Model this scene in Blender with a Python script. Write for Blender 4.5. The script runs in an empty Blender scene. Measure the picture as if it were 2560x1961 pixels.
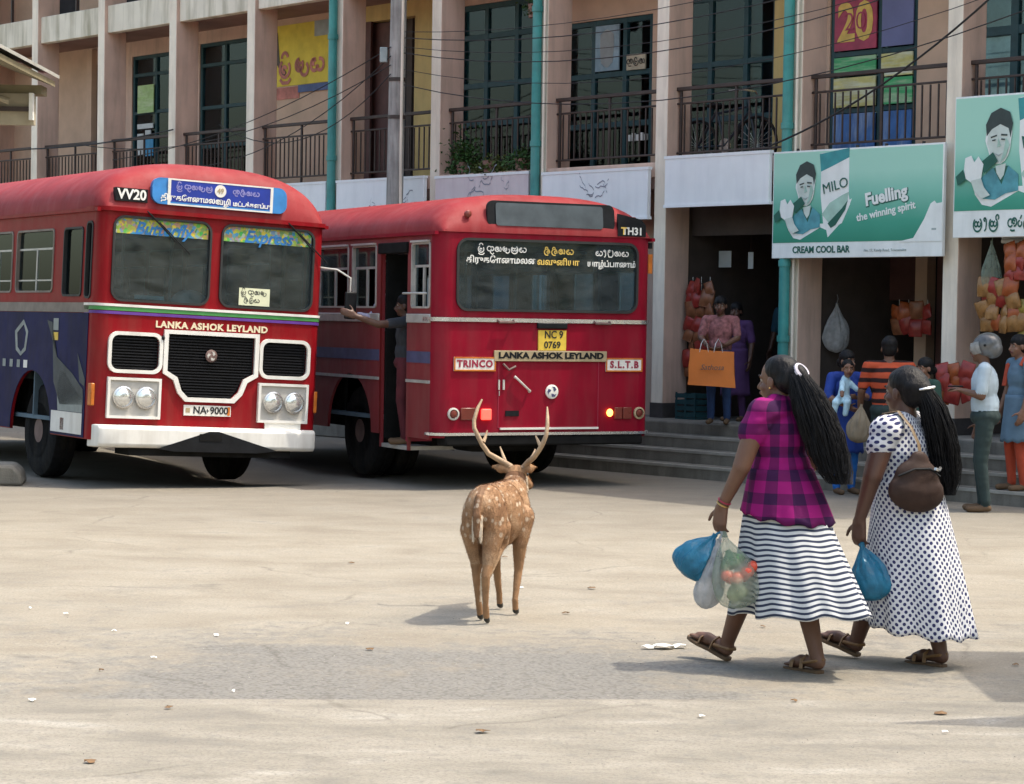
import bpy, bmesh, math, random
from mathutils import Vector, Matrix, noise
R = math.radians
random.seed(7)
sc = bpy.context.scene
COL = sc.collection
# ---------------------------------------------------------------- camera
FPX, W_, H_, CAMH, YH, ROLL = 5600.0, 2560, 1961, 1.7, 800.0, R(0.9)
PITCH = math.atan((H_ / 2 - YH) / FPX)
fw = Vector((0, math.cos(PITCH), -math.sin(PITCH))); rt = Vector((1, 0, 0)); up = rt.cross(fw)
r2 = rt * math.cos(ROLL) + up * math.sin(ROLL); u2 = up * math.cos(ROLL) - rt * math.sin(ROLL)
cam_d = bpy.data.cameras.new('camera'); cam = bpy.data.objects.new('camera', cam_d); COL.objects.link(cam)
cam.matrix_world = Matrix(((r2.x, u2.x, -fw.x, 0), (r2.y, u2.y, -fw.y, 0), (r2.z, u2.z, -fw.z, CAMH), (0, 0, 0, 1)))
cam_d.sensor_width = 36.0; cam_d.lens = 36.0 * FPX / W_; cam_d.clip_end = 2000; cam_d.clip_start = 0.1
sc.camera = cam
# ---------------------------------------------------------------- sky, sun, exposure
SUN_EL, SUN_AZ = R(64), R(90)          # azimuth measured from +Y towards +X
wd = bpy.data.worlds.new('World'); sc.world = wd; wd.use_nodes = True
nt = wd.node_tree; bg = nt.nodes['Background']
sky = nt.nodes.new('ShaderNodeTexSky'); sky.sky_type = 'NISHITA'; sky.sun_disc = False
sky.sun_elevation = SUN_EL; sky.sun_rotation = SUN_AZ; sky.air_density = 1.7; sky.dust_density = 5.0; sky.ozone_density = 1.0
nt.links.new(sky.outputs[0], bg.inputs[0]); bg.inputs[1].default_value = 0.15
sd = bpy.data.lights.new('sun', 'SUN'); sun = bpy.data.objects.new('sun', sd); COL.objects.link(sun)
sd.energy = 2.0; sd.angle = R(0.6); sd.color = (1.0, 0.925, 0.79)
sdir = Vector((math.sin(SUN_AZ) * math.cos(SUN_EL), math.cos(SUN_AZ) * math.cos(SUN_EL), math.sin(SUN_EL)))
sun.rotation_euler = sdir.to_track_quat('Z', 'Y').to_euler(); sun.location = (10, 10, 30)
vs = sc.view_settings; vs.view_transform = 'Standard'; vs.look = 'None'; vs.gamma = 1.0; vs.exposure = 1.08; vs.use_curve_mapping = False
sc.cycles.max_bounces = 6; sc.cycles.transparent_max_bounces = 12; sc.cycles.caustics_reflective = False; sc.cycles.caustics_refractive = False
try: sc.cycles.use_denoising = True
except Exception: pass
# ---------------------------------------------------------------- helpers
def tag(o, label=None, cat=None, group=None, kind=None):
    if label: o['label'] = label
    if cat: o['category'] = cat
    if group: o['group'] = group
    if kind: o['kind'] = kind
    return o
def empty(name, loc=(0, 0, 0), rz=0.0, label=None, cat=None, group=None, parent=None):
    o = bpy.data.objects.new(name, None); COL.objects.link(o); o.empty_display_size = .1
    o.location = loc; o.rotation_euler = (0, 0, rz); o.parent = parent
    return tag(o, label, cat, group)
def copy_tree(o, parent=None):
    c = o.copy(); COL.objects.link(c); c.parent = parent
    for ch in list(o.children): copy_tree(ch, c)
    return c
class MB:
    def __init__(s): s.v = []; s.f = []; s.m = []
    def add(s, vs, fs, m=0):
        b = len(s.v); s.v += [tuple(v) for v in vs]
        for f in fs: s.f.append(tuple(b + i for i in f)); s.m.append(m)
        return s
    def box(s, x0, y0, z0, x1, y1, z1, m=0):
        x0, x1 = min(x0, x1), max(x0, x1); y0, y1 = min(y0, y1), max(y0, y1); z0, z1 = min(z0, z1), max(z0, z1)
        return s.add([(x0, y0, z0), (x1, y0, z0), (x1, y1, z0), (x0, y1, z0), (x0, y0, z1), (x1, y0, z1), (x1, y1, z1), (x0, y1, z1)],
                     [(0, 3, 2, 1), (4, 5, 6, 7), (0, 1, 5, 4), (1, 2, 6, 5), (2, 3, 7, 6), (3, 0, 4, 7)], m)
    def obox(s, c, dx, dy, dz, mat, m=0):       # box centred at c, half sizes, orientation matrix 3x3
        c = Vector(c); P = []
        for z in (-dz, dz):
            for x, y in ((-dx, -dy), (dx, -dy), (dx, dy), (-dx, dy)): P.append(c + mat @ Vector((x, y, z)))
        return s.add(P, [(0, 3, 2, 1), (4, 5, 6, 7), (0, 1, 5, 4), (1, 2, 6, 5), (2, 3, 7, 6), (3, 0, 4, 7)], m)
    def loft(s, rings, m=0, caps=True, closed=True):
        n = len(rings[0]); b = len(s.v)
        for r in rings: s.v += [tuple(p) for p in r]
        for i in range(len(rings) - 1):
            for j in range(n if closed else n - 1):
                k = (j + 1) % n
                s.f.append((b + i * n + j, b + i * n + k, b + (i + 1) * n + k, b + (i + 1) * n + j)); s.m.append(m)
        if caps and closed:
            s.f.append(tuple(b + j for j in reversed(range(n)))); s.m.append(m)
            s.f.append(tuple(b + (len(rings) - 1) * n + j for j in range(n))); s.m.append(m)
        return s
    def tube(s, pts, rad, n=8, m=0, flat=1.0):
        pts = [Vector(p) for p in pts]; k = len(pts)
        if not hasattr(rad, '__len__'): rad = [rad] * k
        rings = []; nrm = None
        for i, p in enumerate(pts):
            t = (pts[min(i + 1, k - 1)] - pts[max(i - 1, 0)]).normalized()
            if nrm is None:
                nrm = t.cross(Vector((0, 0, 1)));
                if nrm.length < .05: nrm = t.cross(Vector((1, 0, 0)))
            nrm = (nrm - t * nrm.dot(t)).normalized(); bn = t.cross(nrm)
            rings.append([p + (nrm * math.cos(2 * math.pi * j / n) + bn * math.sin(2 * math.pi * j / n) * flat) * rad[i] for j in range(n)])
        return s.loft(rings, m)
    def lathe(s, prof, c=(0, 0, 0), axis='z', n=24, m=0):
        rings = []
        for r, h in prof:
            ring = []
            for j in range(n):
                a = 2 * math.pi * j / n; x, y = r * math.cos(a), r * math.sin(a)
                ring.append((c[0] + x, c[1] + y, c[2] + h) if axis == 'z' else (c[0] + x, c[1] - h, c[2] + y) if axis == 'y' else (c[0] + h, c[1] + x, c[2] + y))
            rings.append(ring)
        return s.loft(rings, m)
    def prism(s, pts, y0, y1, m=0):             # polygon in xz extruded along y
        n = len(pts); b = len(s.v)
        s.v += [(x, y0, z) for x, z in pts] + [(x, y1, z) for x, z in pts]
        s.f.append(tuple(b + i for i in range(n))); s.f.append(tuple(b + n + i for i in reversed(range(n)))); s.m += [m, m]
        for i in range(n):
            j = (i + 1) % n; s.f.append((b + j, b + i, b + n + i, b + n + j)); s.m.append(m)
        return s
    def sphere(s, c, r, n=10, k=7, m=0):
        if not hasattr(r, '__len__'): r = (r, r, r)
        rings = []
        for i in range(k + 1):
            t = math.pi * (i + .02) / (k + .04); rings.append([(c[0] + r[0] * math.sin(t) * math.cos(2 * math.pi * j / n), c[1] + r[1] * math.sin(t) * math.sin(2 * math.pi * j / n), c[2] - r[2] * math.cos(t)) for j in range(n)])
        return s.loft(rings, m)
    def mesh(s, name):
        me = bpy.data.meshes.new(name); me.from_pydata(s.v, [], s.f); me.polygons.foreach_set('material_index', s.m); me.update()
        return me
    def build(s, name, mats, parent=None, smooth=True, bev=0.0, fix=True, label=None, cat=None, group=None, kind=None, loc=None):
        me = s.mesh(name)
        if fix:
            bm = bmesh.new(); bm.from_mesh(me); bmesh.ops.recalc_face_normals(bm, faces=bm.faces); bm.to_mesh(me); bm.free()
        if smooth:
            me.polygons.foreach_set('use_smooth', [True] * len(me.polygons)); me.set_sharp_from_angle(angle=R(38))
        for mm in (mats if isinstance(mats, (list, tuple)) else [mats]): me.materials.append(mm)
        o = bpy.data.objects.new(name, me); COL.objects.link(o); o.parent = parent
        if loc: o.location = loc
        if bev:
            b = o.modifiers.new('bevel', 'BEVEL'); b.width = bev; b.segments = 2; b.limit_method = 'ANGLE'
        return tag(o, label, cat, group, kind)
def rrect(x0, z0, x1, z1, r, n=6):
    P = []
    for cx, cz, a0 in ((x1 - r, z1 - r, 0), (x0 + r, z1 - r, 90), (x0 + r, z0 + r, 180), (x1 - r, z0 + r, 270)):
        for i in range(n + 1):
            a = R(a0 + 90 * i / n); P.append((cx + r * math.cos(a), cz + r * math.sin(a)))
    return P
def filled(name, outer, holes, thick, mat, parent=None, M=None, bev=0.0):
    """flat panel with holes: outlines in (x,z), thickness along y, via a filled 2-D curve"""
    cu = bpy.data.curves.new('c', 'CURVE'); cu.dimensions = '2D'; cu.fill_mode = 'BOTH'; cu.extrude = thick / 2
    for pl in [outer] + holes:
        sp = cu.splines.new('POLY'); sp.points.add(len(pl) - 1); sp.use_cyclic_u = True
        for i, (x, z) in enumerate(pl): sp.points[i].co = (x, z, 0, 1)
    ob = bpy.data.objects.new('c', cu); COL.objects.link(ob); dg = bpy.context.evaluated_depsgraph_get()
    me = bpy.data.meshes.new_from_object(ob.evaluated_get(dg)); bpy.data.objects.remove(ob)
    me.transform(Matrix(((1, 0, 0, 0), (0, 0, -1, 0), (0, 1, 0, 0), (0, 0, 0, 1))))
    if M is not None: me.transform(M)
    me.name = name; me.materials.clear(); me.materials.append(mat)
    o = bpy.data.objects.new(name, me); COL.objects.link(o); o.parent = parent
    if bev:
        b = o.modifiers.new('bevel', 'BEVEL'); b.width = bev; b.segments = 2; b.limit_method = 'ANGLE'
    return o
def text(s, size, mat, parent, M, name='lettering', shear=0.0, extrude=0.0015, bold=0.0, space=1.0, align='CENTER', sx=1.0):
    """raised lettering: text lies in local xz of M facing -y"""
    cu = bpy.data.curves.new('t', 'FONT'); cu.body = s; cu.size = size; cu.align_x = align; cu.align_y = 'CENTER'; cu.shear = shear
    cu.extrude = extrude; cu.offset = bold; cu.space_character = space; cu.resolution_u = 3
    ob = bpy.data.objects.new('t', cu); COL.objects.link(ob); dg = bpy.context.evaluated_depsgraph_get()
    me = bpy.data.meshes.new_from_object(ob.evaluated_get(dg)); bpy.data.objects.remove(ob)
    me.transform(Matrix(((sx, 0, 0, 0), (0, 0, -1, 0), (0, 1, 0, 0), (0, 0, 0, 1)))); me.transform(M)
    me.name = name; me.materials.clear(); me.materials.append(mat)
    o = bpy.data.objects.new(name, me); COL.objects.link(o); o.parent = parent
    return o
T3 = lambda x, y, z: Matrix.Translation((x, y, z))
RZ = lambda a: Matrix.Rotation(a, 4, 'Z')
RX = lambda a: Matrix.Rotation(a, 4, 'X')
RY = lambda a: Matrix.Rotation(a, 4, 'Y')
# Sinhala-like stroke lettering: each glyph is a list of polylines in a unit box (x 0..w, z 0..1)
def arc(cx, cz, r, a0, a1, n=9, rz=None):
    return [(cx + r * math.cos(R(a0 + (a1 - a0) * i / n)), cz + (rz or r) * math.sin(R(a0 + (a1 - a0) * i / n))) for i in range(n + 1)]
GL = {
 'la': (1.0, [arc(.5, .48, .46, 130, 420, 14), arc(.34, .52, .17, 0, 360), arc(.68, .52, .17, 90, 400)]),
 'al': (.45, [[(.15, .95), (.3, .8), (.33, .5), (.28, .2), (.12, .04)], arc(.15, .82, .1, 0, 300)]),
 'ls': (1.15, [arc(.5, .48, .46, 130, 420, 14), arc(.34, .52, .17, 0, 360), arc(.68, .52, .17, 90, 400), arc(.92, .95, .16, 200, -60)]),
 'ha': (1.0, [arc(.3, .55, .26, 60, 330), arc(.72, .6, .27, 200, -100), [(.3, .1), (.5, .03), (.8, .05)], arc(.66, .62, .12, 0, 330)]),
 'oo': (.4, [arc(.18, .5, .2, 90, 400), [(.2, .8), (.35, 1.05)]]),
 'ta': (.8, [arc(.42, .42, .38, 130, 400, 12), arc(.36, .78, .2, 220, -20), arc(.4, .4, .15, 0, 300)]),
 'va': (.85, [arc(.42, .4, .36, -20, 300, 12), arc(.35, .82, .17, 250, -30), arc(.55, .42, .14, 0, 320)]),
 'na': (.9, [arc(.3, .5, .27, 30, 330), [(.5, .65), (.6, .3), (.8, .25), (.85, .55), (.7, .8)], arc(.36, .55, .1, 0, 320)]),
 'ya': (.95, [arc(.28, .48, .26, 70, 360, 12), arc(.7, .48, .26, 180, 470, 12), arc(.24, .6, .1, 0, 300)]),
 'pa': (.85, [[(.1, .9), (.05, .5), (.2, .1), (.6, .08), (.8, .35), (.75, .8), (.6, .9)], arc(.25, .82, .12, 0, 330)]),
 'ku': (.95, [arc(.32, .55, .28, 40, 360, 12), arc(.7, .55, .24, 150, -150, 12), [(.5, .3), (.5, .05), (.8, -.15), (.95, .05)]]),
 'tri': (1.1, [arc(.45, .45, .38, 120, 400, 12), arc(.45, .95, .22, 190, 0), arc(.42, .42, .14, 0, 300), [(.1, .0), (.3, -.18), (.7, -.18), (.9, .0)]]),
 'ma': (1.0, [arc(.3, .55, .27, 90, 400, 12), arc(.68, .35, .28, 150, 420, 12), arc(.3, .55, .1, 0, 300)]),
}
def sinhala(seq, size, mat, parent, M, name='lettering', w=.12):
    mb = MB(); x = 0; tot = sum((GL[g][0] if g != ' ' else .6) + .14 for g in seq) - .14
    for g in seq:
        if g == ' ': x += .74; continue
        gw, polys = GL[g]
        for pl in polys:
            pts = [((x + px - tot / 2) * size, (pz - .5) * size) for px, pz in pl]; k = len(pts); L = []; Rr = []
            for i, (a, b) in enumerate(pts):
                p0 = pts[max(i - 1, 0)]; p1 = pts[min(i + 1, k - 1)]; dx, dz = p1[0] - p0[0], p1[1] - p0[1]; l = math.hypot(dx, dz) or 1
                nx, nz = -dz / l * w * size / 2, dx / l * w * size / 2; L.append((a + nx, 0, b + nz)); Rr.append((a - nx, 0, b - nz))
            mb.add(L + Rr, [(i, i + 1, k + i + 1, k + i) for i in range(k - 1)])
        x += gw + .14
    mb.v = [tuple(M @ Vector(p)) for p in mb.v]
    return mb.build(name, mat, parent, smooth=False, fix=False)
# ---------------------------------------------------------------- materials (procedural)
def nodes(name):
    m = bpy.data.materials.new(name); m.use_nodes = True; t = m.node_tree
    return m, t, t.nodes['Principled BSDF']
def N(t, typ, **kw):
    n = t.nodes.new(typ)
    for k, v in kw.items():
        if k in n.inputs.keys() if isinstance(k, str) else False: n.inputs[k].default_value = v
        else: setattr(n, k, v)
    return n
def noise_n(t, co, scale, detail=4, rough=.55, dist=0.0):
    n = t.nodes.new('ShaderNodeTexNoise'); n.inputs['Scale'].default_value = scale; n.inputs['Detail'].default_value = detail
    n.inputs['Roughness'].default_value = rough; n.inputs['Distortion'].default_value = dist
    t.links.new(co, n.inputs['Vector']); return n.outputs['Fac']
def ramp(t, fac, stops):
    n = t.nodes.new('ShaderNodeValToRGB'); cr = n.color_ramp
    while len(cr.elements) < len(stops): cr.elements.new(.5)
    for e, (p, c) in zip(cr.elements, stops): e.position = p; e.color = (*c, 1) if len(c) == 3 else c
    t.links.new(fac, n.inputs[0]); return n.outputs[0]
def mix(t, fac, a, b, mode='MIX'):
    n = t.nodes.new('ShaderNodeMix'); n.data_type = 'RGBA'; n.blend_type = mode
    for i, x in ((0, fac), (6, a), (7, b)):
        if hasattr(x, 'is_output'): t.links.new(x, n.inputs[i])
        elif i == 0: n.inputs[0].default_value = x
        else: n.inputs[i].default_value = (*x, 1)
    return n.outputs[2]
def math_n(t, op, a, b=None, clamp=False, c=None):
    n = t.nodes.new('ShaderNodeMath'); n.operation = op; n.use_clamp = clamp
    for i, x in enumerate((a, b, c)):
        if x is None: continue
        if hasattr(x, 'is_output'): t.links.new(x, n.inputs[i])
        else: n.inputs[i].default_value = x
    return n.outputs[0]
def coord(t, kind='Object', scale=(1, 1, 1), rot=(0, 0, 0), loc=(0, 0, 0)):
    tc = t.nodes.new('ShaderNodeTexCoord'); mp = t.nodes.new('ShaderNodeMapping'); mp.inputs['Scale'].default_value = scale
    mp.inputs['Rotation'].default_value = rot; mp.inputs['Location'].default_value = loc
    t.links.new(tc.outputs[kind], mp.inputs['Vector']); return mp.outputs[0]
def bump(t, b, h, strength=.3, dist=.01):
    n = t.nodes.new('ShaderNodeBump'); n.inputs['Strength'].default_value = strength; n.inputs['Distance'].default_value = dist
    t.links.new(h, n.inputs['Height']); t.links.new(n.outputs[0], b.inputs['Normal'])
def mat(name, col, rough=.6, var=.12, scale=6, bmp=0.0, bscale=60, metal=0.0, stain=None, samt=.4, spec=.5, coat=0.0, sstretch=(5, 5, .7), sheen=0):
    m, t, b = nodes(name); co = coord(t)
    f = noise_n(t, co, scale); c = ramp(t, f, [(.3, tuple(x * (1 - var) for x in col)), (.7, tuple(min(1, x * (1 + var)) for x in col))])
    if stain:
        f2 = noise_n(t, coord(t, 'Object', sstretch), 1.3, 6, .62); k = ramp(t, f2, [(.45, (0, 0, 0)), (.72, (samt,) * 3)])
        c = mix(t, k, c, stain)
    t.links.new(c, b.inputs['Base Color']); b.inputs['Metallic'].default_value = metal
    fr = noise_n(t, co, scale * 2.3); rr = math_n(t, 'MULTIPLY_ADD', fr, .25, False, max(0.02, rough - .12))
    t.links.new(rr, b.inputs['Roughness']); b.inputs['Specular IOR Level'].default_value = spec
    if coat: b.inputs['Coat Weight'].default_value = coat; b.inputs['Coat Roughness'].default_value = .12
    if bmp: bump(t, b, noise_n(t, co, bscale, 5), bmp, .01)
    return m
def glass(name, tint=(.5, .56, .56), refl=1.0, rough=.03, dust_haze=0.0):
    m = bpy.data.materials.new(name); m.use_nodes = True; t = m.node_tree; t.nodes.clear()
    out = t.nodes.new('ShaderNodeOutputMaterial'); mx = t.nodes.new('ShaderNodeMixShader'); tr = t.nodes.new('ShaderNodeBsdfTransparent'); gl = t.nodes.new('ShaderNodeBsdfGlossy')
    fr = t.nodes.new('ShaderNodeFresnel'); fr.inputs[0].default_value = 1.5
    g = math_n(t, 'MULTIPLY', fr.outputs[0], refl, True)
    f = noise_n(t, coord(t), 2.5, 5); c = ramp(t, f, [(.35, tuple(x * .82 for x in tint)), (.7, tint)])
    t.links.new(c, tr.inputs[0]); gl.inputs['Roughness'].default_value = rough; gl.inputs[0].default_value = (.72, .88, .95, 1)
    t.links.new(g, mx.inputs[0]); t.links.new(tr.outputs[0], mx.inputs[1]); t.links.new(gl.outputs[0], mx.inputs[2]); last = mx.outputs[0]
    if dust_haze:  # pale dusty film mixed in, painting the hazy reflection onto the glass
        df = t.nodes.new('ShaderNodeBsdfDiffuse'); df.inputs[0].default_value = (.46, .52, .52, 1); m2 = t.nodes.new('ShaderNodeMixShader'); k = ramp(t, noise_n(t, coord(t, 'Object', (1, 1, 2.2)), 3.2, 6, .6, .5), [(.35, (dust_haze * .45,) * 3), (.7, (dust_haze * 1.4,) * 3)]); t.links.new(k, m2.inputs[0]); t.links.new(last, m2.inputs[1]); t.links.new(df.outputs[0], m2.inputs[2]); last = m2.outputs[0]
    t.links.new(last, out.inputs[0])
    return m
def emis(name, col, s):
    m, t, b = nodes(name); b.inputs['Base Color'].default_value = (*col, 1); b.inputs['Emission Color'].default_value = (*col, 1); b.inputs['Emission Strength'].default_value = s
    f = noise_n(t, coord(t), 30); c = ramp(t, f, [(.3, tuple(x * .8 for x in col)), (.7, col)]); t.links.new(c, b.inputs['Base Color']); return m
# ---------------------------------------------------------------- ground
def gz(x, y):
    d2 = ((x + 3.05) / 1.25) ** 2 + ((y - 24.3) / 1.6) ** 2
    return -0.115 * math.exp(-d2)
def ground_material():
    m, t, b = nodes('dusty_concrete'); co = coord(t)
    sep = t.nodes.new('ShaderNodeSeparateXYZ'); t.links.new(co, sep.inputs[0]); X, Y = sep.outputs[0], sep.outputs[1]
    n1 = noise_n(t, co, .55, 6, .6); n2 = noise_n(t, coord(t, 'Object', (1, 1.5, 1)), 1.1, 9, .62, .3); n3 = noise_n(t, co, 60, 4, .75); n4 = noise_n(t, co, 9, 5, .6); n5 = noise_n(t, co, 26, 3, .7)
    cream = ramp(t, n2, [(.28, (0.219, 0.191, 0.149)), (.5, (0.285, 0.255, 0.203)), (.72, (0.340, 0.310, 0.255))])
    speck = ramp(t, n3, [(.47, (0, 0, 0)), (.68, (.75, .75, .75))]); cream = mix(t, speck, cream, (0.164, 0.145, 0.119))
    cream = mix(t, math_n(t, 'MULTIPLY', ramp(t, n5, [(.58, (0, 0, 0)), (.72, (1, 1, 1))]), .5), cream, (0.388, 0.358, 0.297))
    vo = t.nodes.new('ShaderNodeTexVoronoi'); vo.inputs['Scale'].default_value = 48; t.links.new(co, vo.inputs['Vector'])
    agg = ramp(t, vo.outputs['Distance'], [(.05, (0.231, 0.219, 0.201)), (.45, (0.164, 0.161, 0.155)), (.75, (0.073, 0.070, 0.067))])
    agg = mix(t, n4, agg, (0.201, 0.189, 0.164))
    # worn asphalt showing through in a ragged band where the dust has blown off
    seam = math_n(t, 'SUBTRACT', Y, math_n(t, 'MULTIPLY_ADD', X, .079, False, 9.98))
    up1 = math_n(t, 'MULTIPLY', math_n(t, 'GREATER_THAN', seam, 0.0), 1.0)
    fall = ramp(t, math_n(t, 'MULTIPLY', seam, .36), [(0, (1, 1, 1)), (.45, (.72, .72, .72)), (1, (0, 0, 0))])
    xm = ramp(t, math_n(t, 'MULTIPLY_ADD', X, .2, False, .5), [(.05, (.35, .35, .35)), (.22, (.9, .9, .9)), (.56, (1, 1, 1)), (.8, (.3, .3, .3)), (1, (.1, .1, .1))]); 
    k = math_n(t, 'MULTIPLY', math_n(t, 'MULTIPLY', up1, fall), xm)
    k = math_n(t, 'ADD', math_n(t, 'MULTIPLY', k, .92), math_n(t, 'MULTIPLY', math_n(t, 'SUBTRACT', n2, .5), 1.5))
    k = math_n(t, 'ADD', k, math_n(t, 'MULTIPLY', math_n(t, 'SUBTRACT', n4, .5), 1.1))
    k = ramp(t, k, [(.20, (0, 0, 0)), (.62, (.95, .95, .95))]); pt = ramp(t, noise_n(t, coord(t, 'Object', (1, 1.7, 1), (0, 0, 0), (3, 11, 0)), .9, 9, .68, .5), [(.47, (0, 0, 0)), (.60, (.85, .85, .85))]); near_ = ramp(t, math_n(t, 'MULTIPLY_ADD', Y, -.2, False, 3.0), [(0, (.15, .15, .15)), (.7, (1, 1, 1))]); k = math_n(t, 'MAXIMUM', k, math_n(t, 'MULTIPLY', math_n(t, 'MULTIPLY', pt, near_), ramp(t, n4, [(.4, (.2, .2, .2)), (.6, (1, 1, 1))])))
    c = mix(t, k, cream, agg)
    far = ramp(t, math_n(t, 'MULTIPLY', math_n(t, 'SUBTRACT', Y, 17.0), .18, True), [(0, (0, 0, 0)), (1, (.75, .75, .75))])
    c = mix(t, math_n(t, 'MULTIPLY', far, math_n(t, 'MULTIPLY_ADD', n1, .8, False, .35)), c, (0.152, 0.140, 0.121))
    # old tarmac below the slab edge and pale slab dust
    low = math_n(t, 'LESS_THAN', seam, 0.0)
    st = noise_n(t, coord(t, 'Object', (.8, 2.2, 1)), 1.5, 9, .64, .4)
    slab = ramp(t, st, [(.30, (0.182, 0.167, 0.143)), (.46, (0.243, 0.222, 0.182)), (.60, (0.292, 0.267, 0.222)), (.72, (0.364, 0.343, 0.297))])
    slab = mix(t, math_n(t, 'MULTIPLY', ramp(t, n4, [(.52, (0, 0, 0)), (.68, (1, 1, 1))]), .5), slab, agg); slab = mix(t, speck, slab, (0.152, 0.137, 0.115))
    c = mix(t, low, c, slab)
    # cracks
    cr = t.nodes.new('ShaderNodeTexVoronoi'); cr.feature = 'DISTANCE_TO_EDGE'; cr.inputs['Scale'].default_value = .42
    wn = t.nodes.new('ShaderNodeTexNoise'); wn.inputs['Scale'].default_value = 2.2; wn.inputs['Detail'].default_value = 6; t.links.new(co, wn.inputs['Vector'])
    wv = mix(t, .22, co, wn.outputs['Color']); t.links.new(wv, cr.inputs['Vector'])
    ck = ramp(t, cr.outputs['Distance'], [(.0, (1, 1, 1)), (.006, (0, 0, 0))]); ck = math_n(t, 'MULTIPLY', ck, ramp(t, n2, [(.47, (0, 0, 0)), (.6, (.38, .38, .38))]))
    c = mix(t, ck, c, (0.061, 0.052, 0.040))
    # dark oil drips
    oil = ramp(t, noise_n(t, coord(t, 'Object', (1, 1, 1), (0, 0, 0), (7, 3, 0)), 1.1, 5, .6), [(.63, (0, 0, 0)), (.74, (.5, .5, .5))])
    c = mix(t, oil, c, (0.103, 0.094, 0.079))
    t.links.new(c, b.inputs['Base Color']); b.inputs['Roughness'].default_value = .88; b.inputs['Specular IOR Level'].default_value = .25
    h = math_n(t, 'ADD', math_n(t, 'MULTIPLY', n3, .5), math_n(t, 'MULTIPLY', n4, .8)); bump(t, b, h, .7, .016)
    return m
def axis(lo, hi, step, far):
    a = []; x = lo
    while x <= hi + 1e-6: a.append(x); x += step
    e = [1.5, 4, 10, 25, 60, 140, far]
    return [lo - k for k in reversed(e)] + a + [hi + k for k in e]
gx = axis(-9, 9, .25, 400); gy = axis(-2, 34, .25, 400)
mb = MB(); mb.v = [(x, y, gz(x, y) + .008 * noise.noise((x * .7, y * .7, 3)) * (1 if y < 18 else .2)) for y in gy for x in gx]
nx = len(gx)
mb.f = [(j * nx + i, j * nx + i + 1, (j + 1) * nx + i + 1, (j + 1) * nx + i) for j in range(len(gy) - 1) for i in range(nx - 1)]; mb.m = [0] * len(mb.f)
GM = ground_material()
mb.build('ground', GM, fix=False, kind='structure', label='dusty worn concrete bus yard', cat=None)
def gh(x, y): return gz(x, y) + .008 * noise.noise((x * .7, y * .7, 3)) * (1 if y < 18 else .2)
# ---------------------------------------------------------------- the two-storey shop building
FA = R(42); FO = (1.77, 26.9, 0); FRZ = -R(48)
def fpt(u, v, z): return Vector((FO[0] + u * math.sin(FA) + v * math.cos(FA), FO[1] - u * math.cos(FA) + v * math.sin(FA), z))
m_pink = mat('pink_render', (.66, .465, .37), .85, .10, 2.2, .25, 90, stain=(.20, .15, .12), samt=.35)
m_cream = mat('cream_render', (.88, .79, .66), .85, .06, 3, .25, 90, stain=(.45, .39, .32), samt=.5)
m_beam = mat('weathered_cream', (.80, .74, .62), .9, .08, 2, .3, 70, stain=(.27, .24, .15), samt=.75, sstretch=(4, 4, .5))
m_ceil = mat('brown_soffit', (.28, .17, .14), .9, .15, 2, .2, 60)
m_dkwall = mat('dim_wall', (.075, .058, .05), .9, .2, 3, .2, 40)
m_yellow = mat('yellow_wall', (.60, .46, .19), .85, .1, 3, .2, 60, stain=(.28, .2, .1), samt=.3)
m_tan = mat('tan_wall', (.62, .44, .32), .85, .1, 3, .2, 60)
m_teal = mat('teal_paint', (.045, .29, .275), .5, .2, 5, .1, 40, stain=(.16, .30, .27), samt=.5)
m_dteal = mat('dark_teal_frame', (.012, .055, .065), .5, .2, 8)
m_rail = mat('brown_rail_paint', (.045, .03, .026), .55, .25, 9, .1, 80)
m_step = mat('grey_step_concrete', (.185, .175, .15), .9, .22, 4, .5, 50, stain=(.08, .07, .06), samt=.7)
m_nose = mat('worn_step_edge', (.32, .31, .28), .9, .15, 6, .4, 50)
m_dkbase = mat('dark_skirting', (.05, .045, .045), .7, .2, 6)
m_white = mat('white_board', (.84, .87, .90), .55, .05, 3, .05, 30, stain=(.66, .69, .74), samt=.4)
m_wpink = mat('faded_pink_board', (.68, .60, .62), .6, .08, 2, .05, 30, stain=(.5, .4, .45), samt=.5)
m_scrawl = mat('grey_graffiti', (.25, .27, .33), .8, .2, 10)
m_curt = mat('grey_curtain', (.66, .76, .80), .9, .25, 3, .3, 20)
m_curt2 = mat('pale_curtain', (.88, .9, .9), .9, .2, 3, .3, 20)
m_mauve = mat('mauve_blind', (.42, .34, .40), .9, .15, 3)
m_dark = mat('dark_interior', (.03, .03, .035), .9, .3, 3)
m_maroon = mat('maroon_door', (.10, .045, .04), .6, .25, 5)
G_shop = glass('shop_window_glass', (.84, .95, .98), 1.1)
bld = empty('shop_building', FO, FRZ, 'long two-storey shop building with pink and cream concrete fins and balconies', 'building')
CU = [-16.95, -14.8, -12.7, -10.62, -8.54, -6.42, -4.27, -2.17, -.05, 2.05, 4.25, 6.4, 8.5]   # column centres along the front
# fins: cream nose, pink cheeks
for u in CU:
    mb = MB(); z0 = .55
    mb.box(u - .1, .004, z0, u + .1, .42, 9.4, 0); mb.m[-4] = 1                       # face 2 (front) cream
    mb.build('column', [m_pink, m_cream], bld, bev=.012)
    mb = MB().box(u - .106, -.002, z0, u + .106, .43, .73); mb.build('column_base', m_dkbase, bld)
def part(name, m, *b, bev=0.0, parent=None): return MB().box(*b).build(name, m, parent or bld, bev=bev)
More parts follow.
